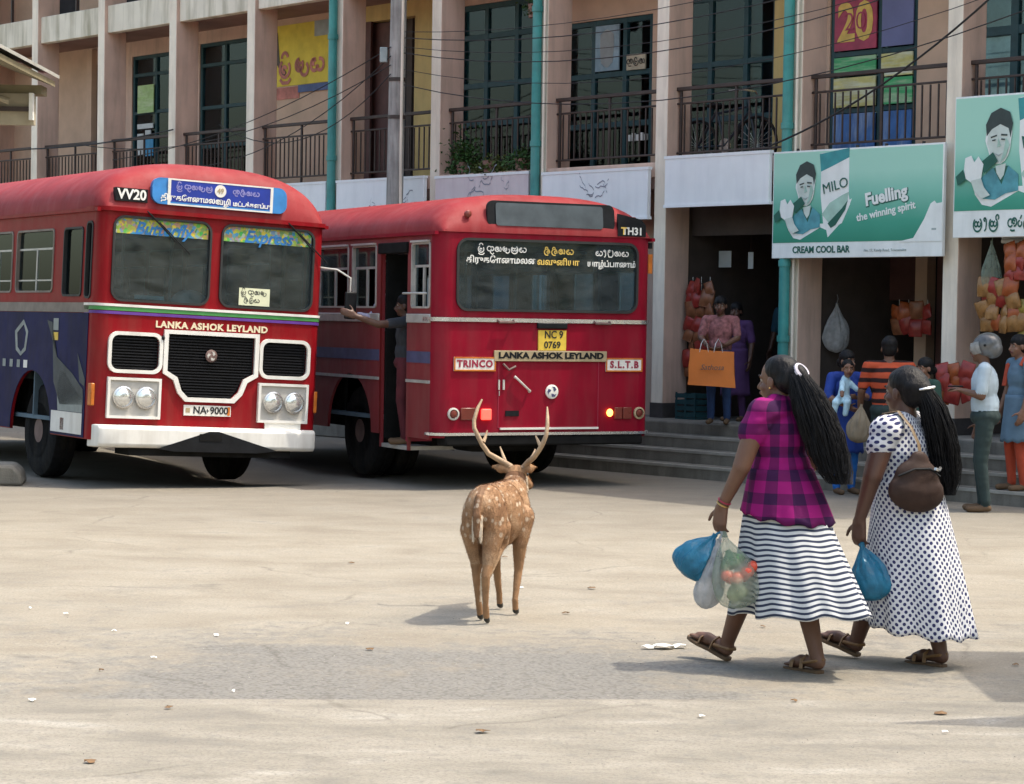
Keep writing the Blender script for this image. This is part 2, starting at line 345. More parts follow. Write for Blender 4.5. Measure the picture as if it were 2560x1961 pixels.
# plinth and steps
mb = MB().box(-2.6, -.5, 0, 10, 6, .55).box(-17.5, -.04, 0, -2.6, 6, .546); mb.build('plinth', m_step, bld, bev=.02)
for i in range(3):
    v0, zt = -.85 - .35 * i, .4125 - .1375 * i
    st = MB().box(-1.0, v0, -.02, 10, v0 + .348, zt).build('step', m_step, bld, bev=.015)
    MB().box(-.99, v0 - .006, zt - .025, 9.9, v0 + .05, zt + .004).build('nosing', m_nose, st)
# slabs, roof, back and side walls
part('floor_slab', m_ceil, -17.5, .03, 3.3, 9.0, 5.5, 3.5); part('floor_slab', m_ceil, -17.5, .21, 6.25, 9.0, 5.5, 6.45)
part('roof', m_beam, -17.8, -.6, 9.42, 9.3, 6, 9.62); part('back_wall', m_dkwall, -17.5, 5.5, 0, 9, 5.7, 9.42)
part('end_wall', m_pink, -17.6, .1, 0, -17.4, 5.6, 9.42); part('end_wall', m_pink, 8.6, .45, 0, 8.8, 5.6, 9.42)
for a, b in zip(CU[:-1], CU[1:]):
    part('beam', m_beam, a + .102, .06, 6.22, b - .102, .2, 6.66, bev=.01)
    part('slab_edge', m_pink, a + .102, .012, 3.44, b - .102, .3, 3.62, bev=.01)
def wall(u0, u1, z0, z1, m, holes=(), v0=1.1, v1=1.26, name='wall'):
    mb = MB(); us = u0
    for (a, b, c, d) in sorted(holes):
        if a > us: mb.box(us, v0, z0, a, v1, z1)
        if c > z0: mb.box(a, v0, z0, b, v1, c)
        if d < z1: mb.box(a, v0, d, b, v1, z1)
        us = b
    if us < u1: mb.box(us, v0, z0, u1, v1, z1)
    return mb.build(name, m, bld)
def window(u0, u1, z0, z1, muls, trans, fm=None, back=None, v=1.12, fwid=.055, backv=.35, pane_mats=None):
    """frame with mullions at muls and transoms at trans; each light is a pane of its own"""
    fm = fm or m_dteal; mb = MB(); w = fwid / 2; us = [u0] + list(muls) + [u1]; zs = [z0] + list(trans) + [z1]
    for k, u in enumerate(us): mb.box(u - (0 if k == 0 else w), v, z0, u + (0 if k == len(us) - 1 else w) + (fwid if k == 0 else 0) * 1.0 - (0 if k else w * 0), v + .07, z1) if 0 < k < len(us) - 1 else mb.box(u if k == 0 else u - fwid, v, z0, u + fwid if k == 0 else u, v + .07, z1)
    for k, z in enumerate(zs):
        za, zb = (z, z + fwid) if k == 0 else (z - fwid, z) if k == len(zs) - 1 else (z - w, z + w)
        mb.box(u0, v + .004, za, u1, v + .066, zb)
    win = mb.build('window', fm, bld, bev=.004)
    q = 0
    for i in range(len(us) - 1):
        for j in range(len(zs) - 1):
            pm = G_shop
            MB().box(us[i] + .02, v + .03, zs[j] + .02, us[i + 1] - .02, v + .036, zs[j + 1] - .02).build('pane', pm, win, smooth=False)
    if back:
        for (a, b, c, d, mm) in back:
            mb = MB(); n = 28; pts = []
            for i in range(n + 1):
                x = a + (b - a) * i / n; pts.append((x, v + .085 + .018 * math.sin(i * 1.9) + .012 * math.sin(i * .7)))
            mb.loft([[(x, y, c) for x, y in pts], [(x, y, d) for x, y in pts]], caps=False, closed=False); mb.build('curtain', mm, win)
    return win
Z0, Z1 = 3.5, 6.25
wall(-17.4, -14.9, Z0, Z1, m_tan, [(-16.6, -15.9, 3.5, 5.6)]); part('door', m_maroon, -16.6, 1.16, 3.5, -15.9, 1.2, 5.6)
# bay with the dark stair opening
wall(-14.9, -13.62, Z0, Z1, m_pink, [(-15.0 + .35, -13.75, 3.5, 5.95)]); part('door_jamb', m_tan, -14.78, 1.0, 3.5, -14.62, 1.1, 6.2)
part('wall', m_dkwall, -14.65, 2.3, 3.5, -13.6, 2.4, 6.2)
# stair soffit seen through the opening
mb = MB().prism([(-14.3, 5.95), (-13.62, 5.3), (-13.62, 5.95)], 1.14, 2.2); mb.build('stair_soffit', m_yellow, bld)
part('notice_panel', mat('maroon_notice', (.16, .035, .06), .7, .5, 6), -14.35, 2.22, 4.5, -13.7, 2.28, 5.4)
wall(-13.62, -11.62, Z0, Z1, m_pink, [(-13.5, -12.3, 3.55, 6.0)])
window(-13.5, -12.3, 3.55, 6.0, [-12.8], [5.05, 5.68], back=[(-12.78, -12.32, 3.6, 5.7, m_curt2), (-13.45, -12.85, 3.6, 4.2, m_curt)])
wall(-11.62, -9.5, Z0, Z1, m_pink, [(-11.5, -10.1, 3.55, 6.05)])
window(-11.5, -10.1, 3.55, 6.05, [-10.8], [4.4, 5.02, 5.7], back=[(-11.4, -10.85, 3.6, 5.68, m_curt), (-10.75, -10.12, 3.6, 5.7, m_curt2)])
wall(-9.5, -7.35, Z0, Z1, m_tan)
wall(-7.35, -5.3, Z0, Z1, m_yellow, [(-7.2, -6.06, 3.5, 6.02)])
part('door', m_maroon, -7.2, 1.2, 3.5, -6.75, 1.25, 6.0); part('door', m_dark, -6.75, 1.4, 3.5, -6.06, 1.45, 6.0); part('door_jamb', m_maroon, -7.22, 1.08, 3.5, -7.05, 1.12, 6.02)
wall(-5.3, -3.2, Z0, Z1, m_pink, [(-5.1, -3.3, 3.55, 6.05)])
window(-5.1, -3.3, 3.55, 6.05, [-4.53, -3.91], [4.4, 4.93, 5.6], back=[(-5.05, -4.56, 4.95, 5.5, m_curt2), (-5.05, -4.56, 4.3, 4.85, m_curt2), (-4.5, -3.94, 3.6, 5.6, m_curt), (-3.88, -3.32, 3.6, 5.7, m_curt)], fwid=.075)
wall(-3.2, -1.1, Z0, Z1, m_tan, [(-3.0, -1.3, 3.55, 5.62)])
wg = window(-3.0, -1.3, 3.55, 5.62, [-2.4, -1.82], [4.25, 4.9], back=[(-2.37, -1.85, 3.6, 4.88, m_curt), (-1.78, -1.32, 4.3, 5.55, m_curt)], fwid=.07)
wall(-1.1, 1.02, Z0, Z1, m_pink, [(-.9, .78, 3.55, 5.75)])
window(-.9, .78, 3.55, 5.75, [-.32, .27], [4.22, 4.9], back=[(-.28, .24, 3.6, 5.6, m_curt), (.3, .76, 3.6, 5.65, m_mauve)], fwid=.07)
part('pier', m_yellow, .80, 1.04, 3.5, 1.06, 1.1, 6.2)
wall(1.02, 3.1, Z0, Z1, m_tan, [(1.62, 2.9, 3.6, 5.9)])
wi = window(1.62, 2.9, 3.6, 5.9, [2.35], [4.2, 4.86], fwid=.06)
wall(3.1, 8.8, Z0, Z1, m_tan, [(3.6, 5.6, 3.6, 5.6)])
window(3.6, 5.6, 3.6, 5.6, [4.2, 4.9], [4.95], back=[(3.65, 5.5, 3.7, 4.9, m_curt)], fwid=.1)
wall(-17.4, 8.8, 6.45, 9.42, m_tan, [(-16.4 + 2.1 * i, -15.2 + 2.1 * i, 6.9, 8.9) for i in range(11)])
for i in range(11):
    u = -16.4 + 2.1 * i; part('shutter', m_dark, u, 1.15, 6.9, u + 1.2, 1.2, 8.9)
# cross walls behind the fins
for u in CU[1:-1]: part('cross_wall', m_dkwall, u - .06, 1.3, 3.5, u + .06, 5.5, 6.25)
# painted wall adverts and window graphics
m_ady = mat('advert_yellow', (.74, .60, .08), .7, .15, 4); m_adp = mat('advert_pink', (.55, .22, .18), .8, .35, 5)
m_adb = mat('advert_blue', (.10, .15, .30), .7, .2, 6); m_adg = mat('advert_grey', (.34, .40, .40), .7, .2, 5); m_add = mat('advert_dark', (.12, .11, .10), .8, .3, 6)
ad = MB().box(-9.46, 1.09, 5.22, -7.9, 1.097, 6.15, 0).build('painted_advert', m_ady, bld, smooth=False)
MB().box(-8.42, 1.083, 5.92, -7.9, 1.088, 6.15).build('corner_patch', m_adg, ad)
MB().prism([(-9.42, 6.05), (-9.36, 6.05), (-9.3, 5.6), (-9.12, 5.42), (-9.2, 5.36), (-9.4, 5.6)], 1.082, 1.087).build('brush_stroke', m_add, ad)
text('ලංකා', .3, m_adp, ad, T3(-8.78, 1.08, 5.45) @ RY(R(-8)), 'lettering') if False else sinhala(['tri', 'ma', 'ya'], .34, m_adp, ad, T3(-8.75, 1.08, 5.5), w=.16)
MB().box(-9.46, 1.088, 5.02, -8.8, 1.096, 5.2).build('painted_advert', m_adp, bld); 
sb = MB().box(-8.8, 1.07, 5.1, -7.95, 1.095, 5.21).build('name_board', m_adb, bld)
m_gr = mat('notice_green', (.42, .62, .26), .6, .15, 12, stain=(.7, .8, .6), samt=.8, sstretch=(2, 2, 14)); m_ntb = mat('notice_blue', (.05, .30, .55), .5, .15, 8); m_ntw = mat('notice_white', (.62, .66, .66), .6, .1, 8)
for b, mm in (((-13.3, 1.085, 5.04, -12.82, 1.1, 5.5), m_gr), ((-13.3, 1.085, 4.78, -12.83, 1.1, 4.86), m_ntw), ((-13.06, 1.085, 4.32, -12.82, 1.1, 4.64), m_ntb), ((-13.3, 1.085, 4.34, -13.12, 1.1, 4.7), m_ntw), ((-13.06, 1.085, 4.67, -12.9, 1.1, 4.75), m_ntw)):
    tag(MB().box(*b).build('paper_notice', mm, bld, smooth=False))
m_pinkp = mat('poster_magenta', (.42, .05, .11), .5, .25, 5); m_pur = mat('window_film_violet', (.16, .18, .36), .5, .12, 3); m_gf = mat('poster_green_wash', (.06, .42, .16), .5, .2, 5, stain=(.62, .72, .5), samt=1.0, sstretch=(1.2, 1, 12))
m_yf = mat('poster_yellow_wash', (.60, .56, .20), .5, .25, 6, stain=(.75, .8, .72), samt=1.0, sstretch=(1.2, 1, 10)); m_bf = mat('poster_blue', (.05, .16, .42), .5, .3, 4, stain=(.5, .6, .75), samt=.8, sstretch=(6, 1, 1)); m_lz = mat('lettering_yellow', (.75, .52, .12), .5, .2, 8); m_lw = mat('lettering_white', (.8, .8, .76), .5, .1, 8); m_lk = mat('lettering_black', (.012, .012, .014), .5, .2, 8)
gp = MB().box(1.69, 1.095, 4.9, 2.31, 1.115, 5.84).build('window_poster', m_pinkp, bld, smooth=False)
text('20', .62, m_lz, gp, T3(2.0, 1.09, 5.2), bold=.018, sx=.85); text('20', .30, m_pinkp, gp, T3(2.0, 1.086, 5.22), bold=-.004, sx=1.1)
for b, mm in (((2.39, 1.095, 4.9, 2.84, 1.115, 5.84), m_pur), ((1.69, 1.095, 4.6, 2.31, 1.115, 4.82), m_gf), ((2.39, 1.095, 4.56, 2.84, 1.115, 4.82), m_yf), ((1.69, 1.095, 4.24, 2.31, 1.113, 4.58), m_yf), ((2.39, 1.095, 4.24, 2.84, 1.113, 4.54), m_gf), ((1.69, 1.095, 3.68, 2.31, 1.115, 4.16), m_bf), ((2.39, 1.095, 3.68, 2.84, 1.115, 4.16), m_bf)):
    MB().box(*b).build('window_poster', mm, bld, smooth=False)
ga = MB().box(-2.34, 1.095, 4.95, -1.9, 1.112, 5.54).build('window_poster', mat('poster_pale_blue', (.24, .36, .44), .45, .25, 4, stain=(.5, .6, .66), samt=.7, sstretch=(3, 1, 3)), bld, smooth=False)
MB().loft([[(-2.12 + r * math.cos(2 * math.pi * j / 16) , 1.09, z + r * .2 * math.sin(2 * math.pi * j / 16)) for j in range(16)] for r, z in ((.03, 5.0), (.11, 5.06), (.13, 5.3), (.12, 5.42), (.05, 5.47), (.02, 5.48))]).build('bottle_print', m_ntw, ga)
gl = MB().box(-1.76, 1.095, 4.93, -1.42, 1.112, 5.13).build('window_poster', mat('poster_sand', (.50, .44, .32), .6, .2, 8), bld, smooth=False)
sinhala(['ha', 'ta', 'na'], .11, m_lk, gl, T3(-1.59, 1.088, 5.03))
for i in range(6): MB().sphere((-2.28 + .19 * i, 1.2, 4.53), .045, 8, 6).build('hanging_ornament', m_lw, bld)
for i in range(5): MB().box(-1.72 + .075 * i, 1.1, 4.02, -1.68 + .075 * i, 1.13, 4.10 + .02 * (i % 2)).build('bottle', m_lw, bld)
# railings with separate bars
bar_me = MB().box(-.008, -.008, 3.74, .008, .008, 4.3).mesh('bar'); bar_me.materials.append(m_rail)
for k, (a, b) in enumerate(zip(CU[:-1], CU[1:])):
    u0, u1 = a + .1, b - .1; mb = MB()
    mb.box(u0, .15, 4.47, u1, .2, 4.515).box(u0, .163, 4.305, u1, .187, 4.33).box(u0, .163, 3.715, u1, .187, 3.74)
    mid = (u0 + u1) / 2
    for u in (u0 + .06, mid, u1 - .06): mb.box(u - .016, .16, 3.5, u + .016, .19, 4.47)
    r = mb.build('railing', m_rail, bld, bev=.006); n = 17
    for i in range(n):
        o = bpy.data.objects.new('bar', bar_me); COL.objects.link(o); o.parent = r; o.location = (u0 + .12 + (u1 - u0 - .24) * i / (n - 1), .175, 0)
    if a < -8:
        MB().box(u0, .17, 7.4, u1, .2, 7.44).box(mid - .02, .16, 6.66, mid + .02, .2, 7.4).build('railing', m_rail, bld)
# fascia panels between fins (blank boards)
def board(u0, u1, z0, z1, v, m, label, name='blank_sign_board'):
    o = empty(name, tuple(fpt((u0 + u1) / 2, v, 0)), FRZ, label, 'sign'); w = (u1 - u0) / 2
    MB().box(-w, -.03, z0, w, .03, z1).build('panel', m, o, bev=.006)
    mb = MB().box(-w - .012, -.036, z1 - .02, w + .012, .034, z1 + .015).box(-w - .012, -.036, z0 - .015, w + .012, .034, z0 + .02); mb.build('edge_trim', m_white, o); return o
b1_ = board(-6.3, -4.38, 2.95, 3.6, -.06, m_white, 'blank white sign board behind the grey pole above the departing bus')
b2_ = board(-4.14, -2.3, 2.95, 3.58, -.06, m_wpink, 'faded pinkish sign board with graffiti below the balcony plants')
b3_ = board(-2.04, -.17, 2.95, 3.55, -.06, m_white, 'pale blue-white sign board with one grey scrawl beside the green downpipe')
b0_ = board(-8.4, -6.55, 2.95, 3.6, -.06, m_white, 'white sign board between the two buses beside the teal downpipe')
b4_ = board(.20, 1.84, 3.07, 3.65, -.15, m_white, 'clean blank white sign board above the dark shop doorway')
MB().box(-.82, .0, 3.08, -.80, .14, 3.64).build('bracket', m_dkbase, b4_); MB().box(-.86, .02, 3.2, -.82, .16, 3.5).build('bracket', m_dkbase, b4_)
def scrawl(o, x, z, s, seed, n=5):
    rnd = random.Random(seed); mb = MB()
    for _ in range(n):
        p = [(x + rnd.uniform(-s, s), z + rnd.uniform(-s, s) * .8)]; d = rnd.uniform(0, 6.28)
        for i in range(9): d += rnd.uniform(-.9, .9); p.append((p[-1][0] + math.cos(d) * s * .25, p[-1][1] + math.sin(d) * s * .22))
        w = s * .05
        mb.add([(a, -.034, b - w) for a, b in p] + [(a, -.034, b + w) for a, b in p], [(i, i + 1, 10 + i + 1, 10 + i) for i in range(9)])
    mb.build('graffiti', m_scrawl, o, smooth=False, fix=False)
scrawl(b1_, -.1, 3.3, .08, 1, 3); scrawl(b1_, .55, 3.3, .13, 9, 4); scrawl(b2_, -.1, 3.42, .16, 2, 7); scrawl(b2_, .5, 3.47, .09, 3, 3); scrawl(b3_, 0, 3.3, .14, 5, 6)
# downpipes
for k, (u, lab) in enumerate(((-6.42, 'teal rainwater downpipe on the fin beside the grey pole'), (-2.17, 'teal rainwater downpipe beside the balcony plants'), (2.03, 'teal rainwater downpipe running behind the green cool bar sign'))):
    o = empty('downpipe', tuple(fpt(u - .02, -.075, 0)), FRZ, lab, 'pipe', 'teal downpipes on the front'); r = .062
    MB().tube([(0, 0, .56), (0, 0, 3.4), (0, 0, 6.4), (0, 0, 9.4)], r, 12).build('pipe', m_teal, o)
    for z in (1.5, 2.35, 3.9, 5.6, 7.6): MB().lathe([(r + .012, 0), (r + .012, .07)], (0, 0, z), n=12).build('collar', m_teal, o)
    if k: MB().tube([(.105, .03, .56), (.105, .03, 9.3)], .018, 6).build('side_pipe', m_cream, o)
# ground floor: shop rooms
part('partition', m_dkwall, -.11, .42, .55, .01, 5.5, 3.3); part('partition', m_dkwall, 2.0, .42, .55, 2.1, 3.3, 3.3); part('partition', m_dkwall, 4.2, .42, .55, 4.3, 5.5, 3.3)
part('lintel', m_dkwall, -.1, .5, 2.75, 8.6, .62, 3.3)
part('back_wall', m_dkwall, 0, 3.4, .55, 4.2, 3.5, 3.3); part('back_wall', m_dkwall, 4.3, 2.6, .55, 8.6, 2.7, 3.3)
wall(-17.4, -.1, .55, 3.3, m_pink, [(-16.4 + 2.12 * i, -15.1 + 2.12 * i, .6, 2.7) for i in range(7)], .5, .65)
for i in range(7): part('roller_shutter', m_adg, -16.4 + 2.12 * i, .56, .6, -15.1 + 2.12 * i, .6, 2.7)
part('jamb', m_tan, 2.63, 1.5, .55, 2.8, 1.66, 3.3); part('door', m_maroon, 2.85, 1.62, .55, 3.35, 1.66, 2.9); part('transom_panel', m_maroon, 2.1, 1.7, 2.0, 2.63, 1.74, 3.3)
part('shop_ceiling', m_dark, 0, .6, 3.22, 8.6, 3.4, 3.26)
# ---------------------------------------------------------------- buses
m_red = mat('bus_red_paint', (.235, .006, .011), .42, .14, 2.5, .10, 5, stain=(.20, .07, .055), samt=.3, coat=.08, spec=.12)
m_red2 = mat('bus_crimson_paint', (.235, .004, .019), .42, .14, 2.5, .10, 5, stain=(.20, .05, .055), samt=.3, coat=.08, spec=.12)
m_redside = mat('dusty_red_side_paint', (.21, .022, .028), .5, .12, 2.5, .03, 20, stain=(.22, .09, .08), samt=.5)
m_roof = mat('sunlit_red_roof', (.25, .024, .028), .6, .14, 3, .05, 30, stain=(.30, .075, .075), samt=.5, spec=.2)  # pinker than the body red: the sunlit tone is painted into the roof
m_blue = mat('bus_blue_paint', (.006, .010, .07), .45, .25, 2, .03, 20, stain=(.006, .008, .02), samt=.6, spec=.08)
m_bwhite = mat('bus_white_paint', (.78, .77, .73), .45, .06, 6, .05, 40, stain=(.40, .36, .30), samt=.35)
m_black = mat('black_paint', (.009, .01, .012), .55, .3, 8, spec=.2)
m_tyre = mat('tyre_rubber', (.012, .012, .013), .9, .3, 14, .4, 60, stain=(.07, .06, .045), samt=.4, spec=.15)
m_rim = mat('painted_rim', (.16, .10, .09), .6, .3, 10)
m_chrome = mat('dull_chrome', (.72, .72, .72), .25, .1, 8, metal=.85)
m_alu = mat('aluminium_frame', (.50, .49, .46), .45, .15, 9, metal=.3)
m_under = mat('underbody', (.012, .012, .012), .9, .3, 6, spec=.1)
m_seal = mat('rubber_seal', (.02, .022, .022), .6, .2, 9)
m_seat = mat('dark_green_vinyl_seat', (.035, .055, .055), .6, .2, 6)
m_inner = mat('bus_lining', (.10, .15, .19), .8, .2, 4)
m_grille = mat('black_grille', (.012, .013, .016), .5, .2, 12, spec=.2)
m_lampbox = mat('lamp_surround', (.52, .50, .46), .5, .1, 8)
m_lens = mat('headlamp_glass', (.80, .82, .82), .08, .15, 40, metal=.75)
m_amber = mat('amber_lens', (.55, .16, .02), .3, .2, 9); m_redlens = mat('dim_red_lens', (.16, .03, .02), .3, .2, 9)
m_purple = mat('purple_stripe', (.12, .04, .28), .45, .15, 6); m_green = mat('green_stripe', (.06, .26, .07), .45, .15, 6)
m_navy = mat('navy_stripe', (.07, .075, .16), .5, .2, 6)
m_plateY = mat('yellow_plate', (.72, .50, .06), .45, .12, 9); m_plateW = mat('white_plate', (.76, .74, .68), .5, .08, 9)
m_sblue = mat('route_board_blue', (.012, .035, .30), .45, .2, 6); m_sblue2 = mat('route_board_light_blue', (.03, .19, .48), .45, .2, 6)
m_gold = mat('cream_lettering', (.74, .66, .46), .5, .08, 8); m_violet = mat('violet_lettering', (.25, .24, .52), .5, .15, 8); m_redl = mat('crimson_lettering', (.30, .02, .05), .5, .1, 8)
m_tanp = mat('tan_badge_plate', (.38, .30, .18), .5, .15, 8)
m_dustg = mat('grey_dust_band', (.22, .19, .16), .8, .2, 6)
m_bag = mat('white_cloth_bag', (.55, .54, .50), .9, .15, 10)
G_bus = glass('bus_windscreen_glass', (.55, .74, .82), 1.4, dust_haze=.085); G_dark = glass('bus_tinted_glass', (.34, .56, .68), 1.4, dust_haze=.07); G_side = glass('bus_side_glass', (.5, .62, .68), 1.1)
def banner_mat():
    m, t, b = nodes('flower_banner'); co = coord(t)
    v = t.nodes.new('ShaderNodeTexVoronoi'); v.inputs['Scale'].default_value = 30; t.links.new(co, v.inputs['Vector'])
    s = t.nodes.new('ShaderNodeSeparateColor'); t.links.new(v.outputs['Color'], s.inputs[0])
    c = ramp(t, s.outputs[0], [(0, (.05, .42, .08)), (.28, (.66, .50, .05)), (.5, (.04, .25, .10)), (.66, (.50, .24, .16)), (.82, (.03, .28, .50)), (1, (.6, .62, .30))])
    t.links.new(c, b.inputs['Base Color']); b.inputs['Roughness'].default_value = .5; return m
m_banner = banner_mat()
SIDE = lambda x: T3(x, 0, 0) @ RZ(R(90))
def plan(hw, L, rc, off=0.0, n=6):
    """open plan outline: image-left side back end -> front -> image-right side back end"""
    P = [(-hw - off, L)]
    P += [(-hw + rc - (rc + off) * math.cos(R(90 * i / n)), rc - (rc + off) * math.sin(R(90 * i / n))) for i in range(n + 1)]
    P += [(hw - rc + (rc + off) * math.sin(R(90 * i / n)), rc - (rc + off) * math.cos(R(90 * i / n))) for i in range(n + 1)]
    return P + [(hw + off, L)]
def band(P, Q, z0, z1, m, parent, name):
    mb = MB(); mb.loft([[(x, y, z0) for x, y in P], [(x, y, z0) for x, y in Q], [(x, y, z1) for x, y in Q], [(x, y, z1) for x, y in P], [(x, y, z0) for x, y in P]], caps=False, closed=False)
    return mb.build(name, m, parent)
def roof(hw, L, zg, hr, d0, d1, parent, m, ov=.015):
    mb = MB(); X = [hw * math.sin(R(-90 + 180 * i / 40)) * 1.0 for i in range(41)]; Y = [d0 * (1 - math.cos(R(90 * i / 10))) for i in range(11)]
    Y += [d0 + (L - d0 - d1) * i / 8 for i in range(1, 8)] + [L - d1 * (1 - math.sin(R(90 * i / 10))) for i in range(11)]
    rows = []
    for y in Y:
        f0 = max(0, 1 - y / d0); f1 = max(0, 1 - (L - y) / d1); fy = (1 - min(1, max(f0, f1)) ** 2.6) ** .46
        pl = 1 - .055 * max(f0, f1) ** 2
        rows.append([(x * (pl + ov) , y - (ov if y < .01 else 0), zg + hr * fy * (1 - min(1, abs(x) / hw) ** 2.8) ** .45) for x in X])
    mb.loft(rows, caps=False, closed=False); o = mb.build('roof', m, parent, fix=False)
    return o
def wheel(parent, x, y, r, w, side, steer=0.0, dual=False):
    e = empty('wheel', (x, y, r), 0, parent=parent); e.rotation_euler = (0, 0, steer)
    ws = [0] if not dual else [0, -side * (w + .03)]
    mb = MB()
    for k in ws:
        mb.lathe([(r * .60, k - w / 2), (r * .86, k - w / 2), (r * .97, k - w * .42), (r, k - w * .3), (r, k - w * .06), (r * .985, k - w * .05), (r * .985, k + w * .05), (r, k + w * .06), (r, k + w * .3), (r * .97, k + w * .42), (r * .86, k + w / 2), (r * .60, k + w / 2), (r * .6, k - w / 2)], axis='x', n=36)
    mb.build('tyre', m_tyre, e)
    mb = MB().lathe([(r * .6, 0), (r * .6, side * w * .44), (r * .55, side * w * .46), (r * .5, side * w * .1), (r * .3, side * w * .12), (r * .26, side * w * .5), (.01, side * w * .52)], axis='x', n=28)
    rim = mb.build('rim', m_rim, e)
    for i in range(8):
        a = 2 * math.pi * i / 8; MB().lathe([(.014, 0), (.014, side * .03), (.002, side * .034)], (side * w * .12, r * .4 * math.cos(a), r * .4 * math.sin(a)), 'x', 6).build('wheel_nut', m_rim, e)
    return e
def side_outline(y0, y1, z0, z1, arches, notch=None):
    P = [(y0, z1), (y0, z0)]; ev = [(c - r, c + r, 'a', c, r, zc) for c, r, zc in arches] + ([(notch[0], notch[1], 'n', notch[2], 0, 0)] if notch else [])
    for e in sorted(ev):
        if e[2] == 'n': P += [(e[0], z0), (e[0], e[3]), (e[1], e[3]), (e[1], z0)]
        else:
            c, r, zc = e[3:]; h = math.sqrt(max(0, r * r - (zc - z0) ** 2)); a0 = math.atan2(z0 - zc, -h); a1 = math.atan2(z0 - zc, h)
            a0 = a0 % (2 * math.pi)
            P += [(c + r * math.cos(a0 + (a1 - a0) * i / 16), zc + r * math.sin(a0 + (a1 - a0) * i / 16)) for i in range(17)]
    return P + [(y1, z0), (y1, z1)]
def ring_seal(name, x0, z0, x1, z1, r, w, mm, parent, M, th=.03):
    return filled(name, rrect(x0 - w, z0 - w, x1 + w, z1 + w, r + w), [rrect(x0, z0, x1, z1, r)[::-1]], th, mm, parent, M)
def leyland_badge(parent, x, y, z, r, m1, m2):
    o = MB().lathe([(r, 0), (r, .012), (r * .9, .016), (.002, .016)], (x, y, z), 'y', 28).build('round_badge', m1, parent)
    for k in range(3):
        pts = [(x + rr * r * math.cos(R(120 * k + aa)), z + rr * r * math.sin(R(120 * k + aa))) for rr, aa in ((.3, 0), (.72, 25), (.8, 60), (.72, 95), (.55, 70), (.34, 60))]
        MB().prism(pts, y - .0185, y - .0165).build('swirl', m2, o, smooth=False)
    return o
# ---- bus facing the camera
b1 = empty('city_bus', (-3.05, 22.3, -.042), 0, 'red bus with white-edged grille, blue route board and white bumper facing the deer', 'bus'); b1.rotation_euler = (0, R(2.2), R(32))
hw, L, rc, zb, zg = 1.225, 8.0, .13, .47, 2.72
ws = [rrect(-1.09, 1.83, -.055, 2.66, .11), rrect(.055, 1.83, 1.09, 2.66, .11)]
gc = [(-.47, 1.535), (-.47, 1.17), (-.36, 1.11), (-.31, .98), (-.24, .915), (.24, .915), (.31, .98), (.36, 1.11), (.47, 1.17), (.47, 1.535)]
gl_, gr_ = rrect(-1.06, 1.165, -.56, 1.5, .07), rrect(.56, 1.165, 1.06, 1.5, .07)
filled('front_panel', [(-hw + rc, zb), (hw - rc, zb), (hw - rc, zg), (-hw + rc, zg)], [w[::-1] for w in ws] + [gc, gl_[::-1], gr_[::-1]], .03, m_red, b1, T3(0, .015, 0))
P = plan(hw, .32, rc)
for s in (-1, 1):
    MB().loft([[(s * (hw - rc + rc * math.sin(R(90 * i / 8))), rc - rc * math.cos(R(90 * i / 8)), z) for i in range(9)] for z in (zb, 1.0, 2.0, zg)], caps=False, closed=False).build('corner_panel', m_red, b1, fix=False)
arch = [(1.7, .6, .5), (5.9, .6, .5)]
sw = [(.42, .95, 1.86, 2.55), (1.22, 2.32, 1.9, 2.55)] + [(2.44 + 1.1 * i, 3.44 + 1.1 * i, 1.9, 2.55) for i in range(5)]
for s in (-1, 1):
    filled('side_panel', side_outline(rc, L, zb, zg, arch), [rrect(a, c, b, d, .05)[::-1] for a, b, c, d in sw] + [rrect(.17, 1.84, .34, 2.6, .05)[::-1]], .03, m_red, b1, SIDE(s * (hw - .015)))
    filled('lower_side_panel', side_outline(rc + .06, L - .01, zb + .01, 1.70, arch), [], .006, m_blue, b1, SIDE(s * (hw + .004)))
    MB().box(s * (hw + .001), rc + .05, 1.705, s * (hw + .012), L, 1.80).build('waist_band', m_dustg, b1)
    MB().box(s * (hw - .01), .02, zg - .03, s * (hw + .03), L, zg + .004).build('gutter', m_red, b1)
    for a, b, c, d in sw + [(.17, .34, 1.84, 2.6)]:
        w = ring_seal('side_window', a + .02, c + .02, b - .02, d - .02, .04, .02, m_seal if b < 1 else m_dustg, b1, SIDE(s * (hw - .012)), .045)
        MB().box(s * (hw - .03), a + .015, c + .015, s * (hw - .026), b - .015, d - .015).build('pane', G_side, w, smooth=False)
        if b > 1:
            MB().box(s * (hw - .02), (a + b) / 2 - .014, c, s * (hw - .034), (a + b) / 2 + .014, d - .2).box(s * (hw - .02), a, d - .21, s * (hw - .034), b, d - .19).build('sash_bar', m_alu, w)
            MB().box(s * (hw - .02), a, c + .12, s * (hw - .03), b, c + .135).build('guard_rail', m_alu, w)
MB().box(-hw, L - .02, zb, hw, L, zg).build('rear_panel', m_red, b1); roof(hw, L, zg, .52, .36, .36, b1, m_roof)
hd = band(plan(hw, .3, rc, .0), plan(hw, .3, rc, .035), zg - .02, zg + .02, m_red, b1, 'header_lip')
band(plan(hw, .3, rc, .001), plan(hw, .3, rc, .018), 1.775, 1.80, m_bwhite, b1, 'belt_moulding')
band(plan(hw, .3, rc, .001), plan(hw, .3, rc, .012), 1.735, 1.772, m_green, b1, 'green_stripe')
band(plan(hw, .3, rc, .001), plan(hw, .3, rc, .010), 1.70, 1.728, m_purple, b1, 'purple_stripe')
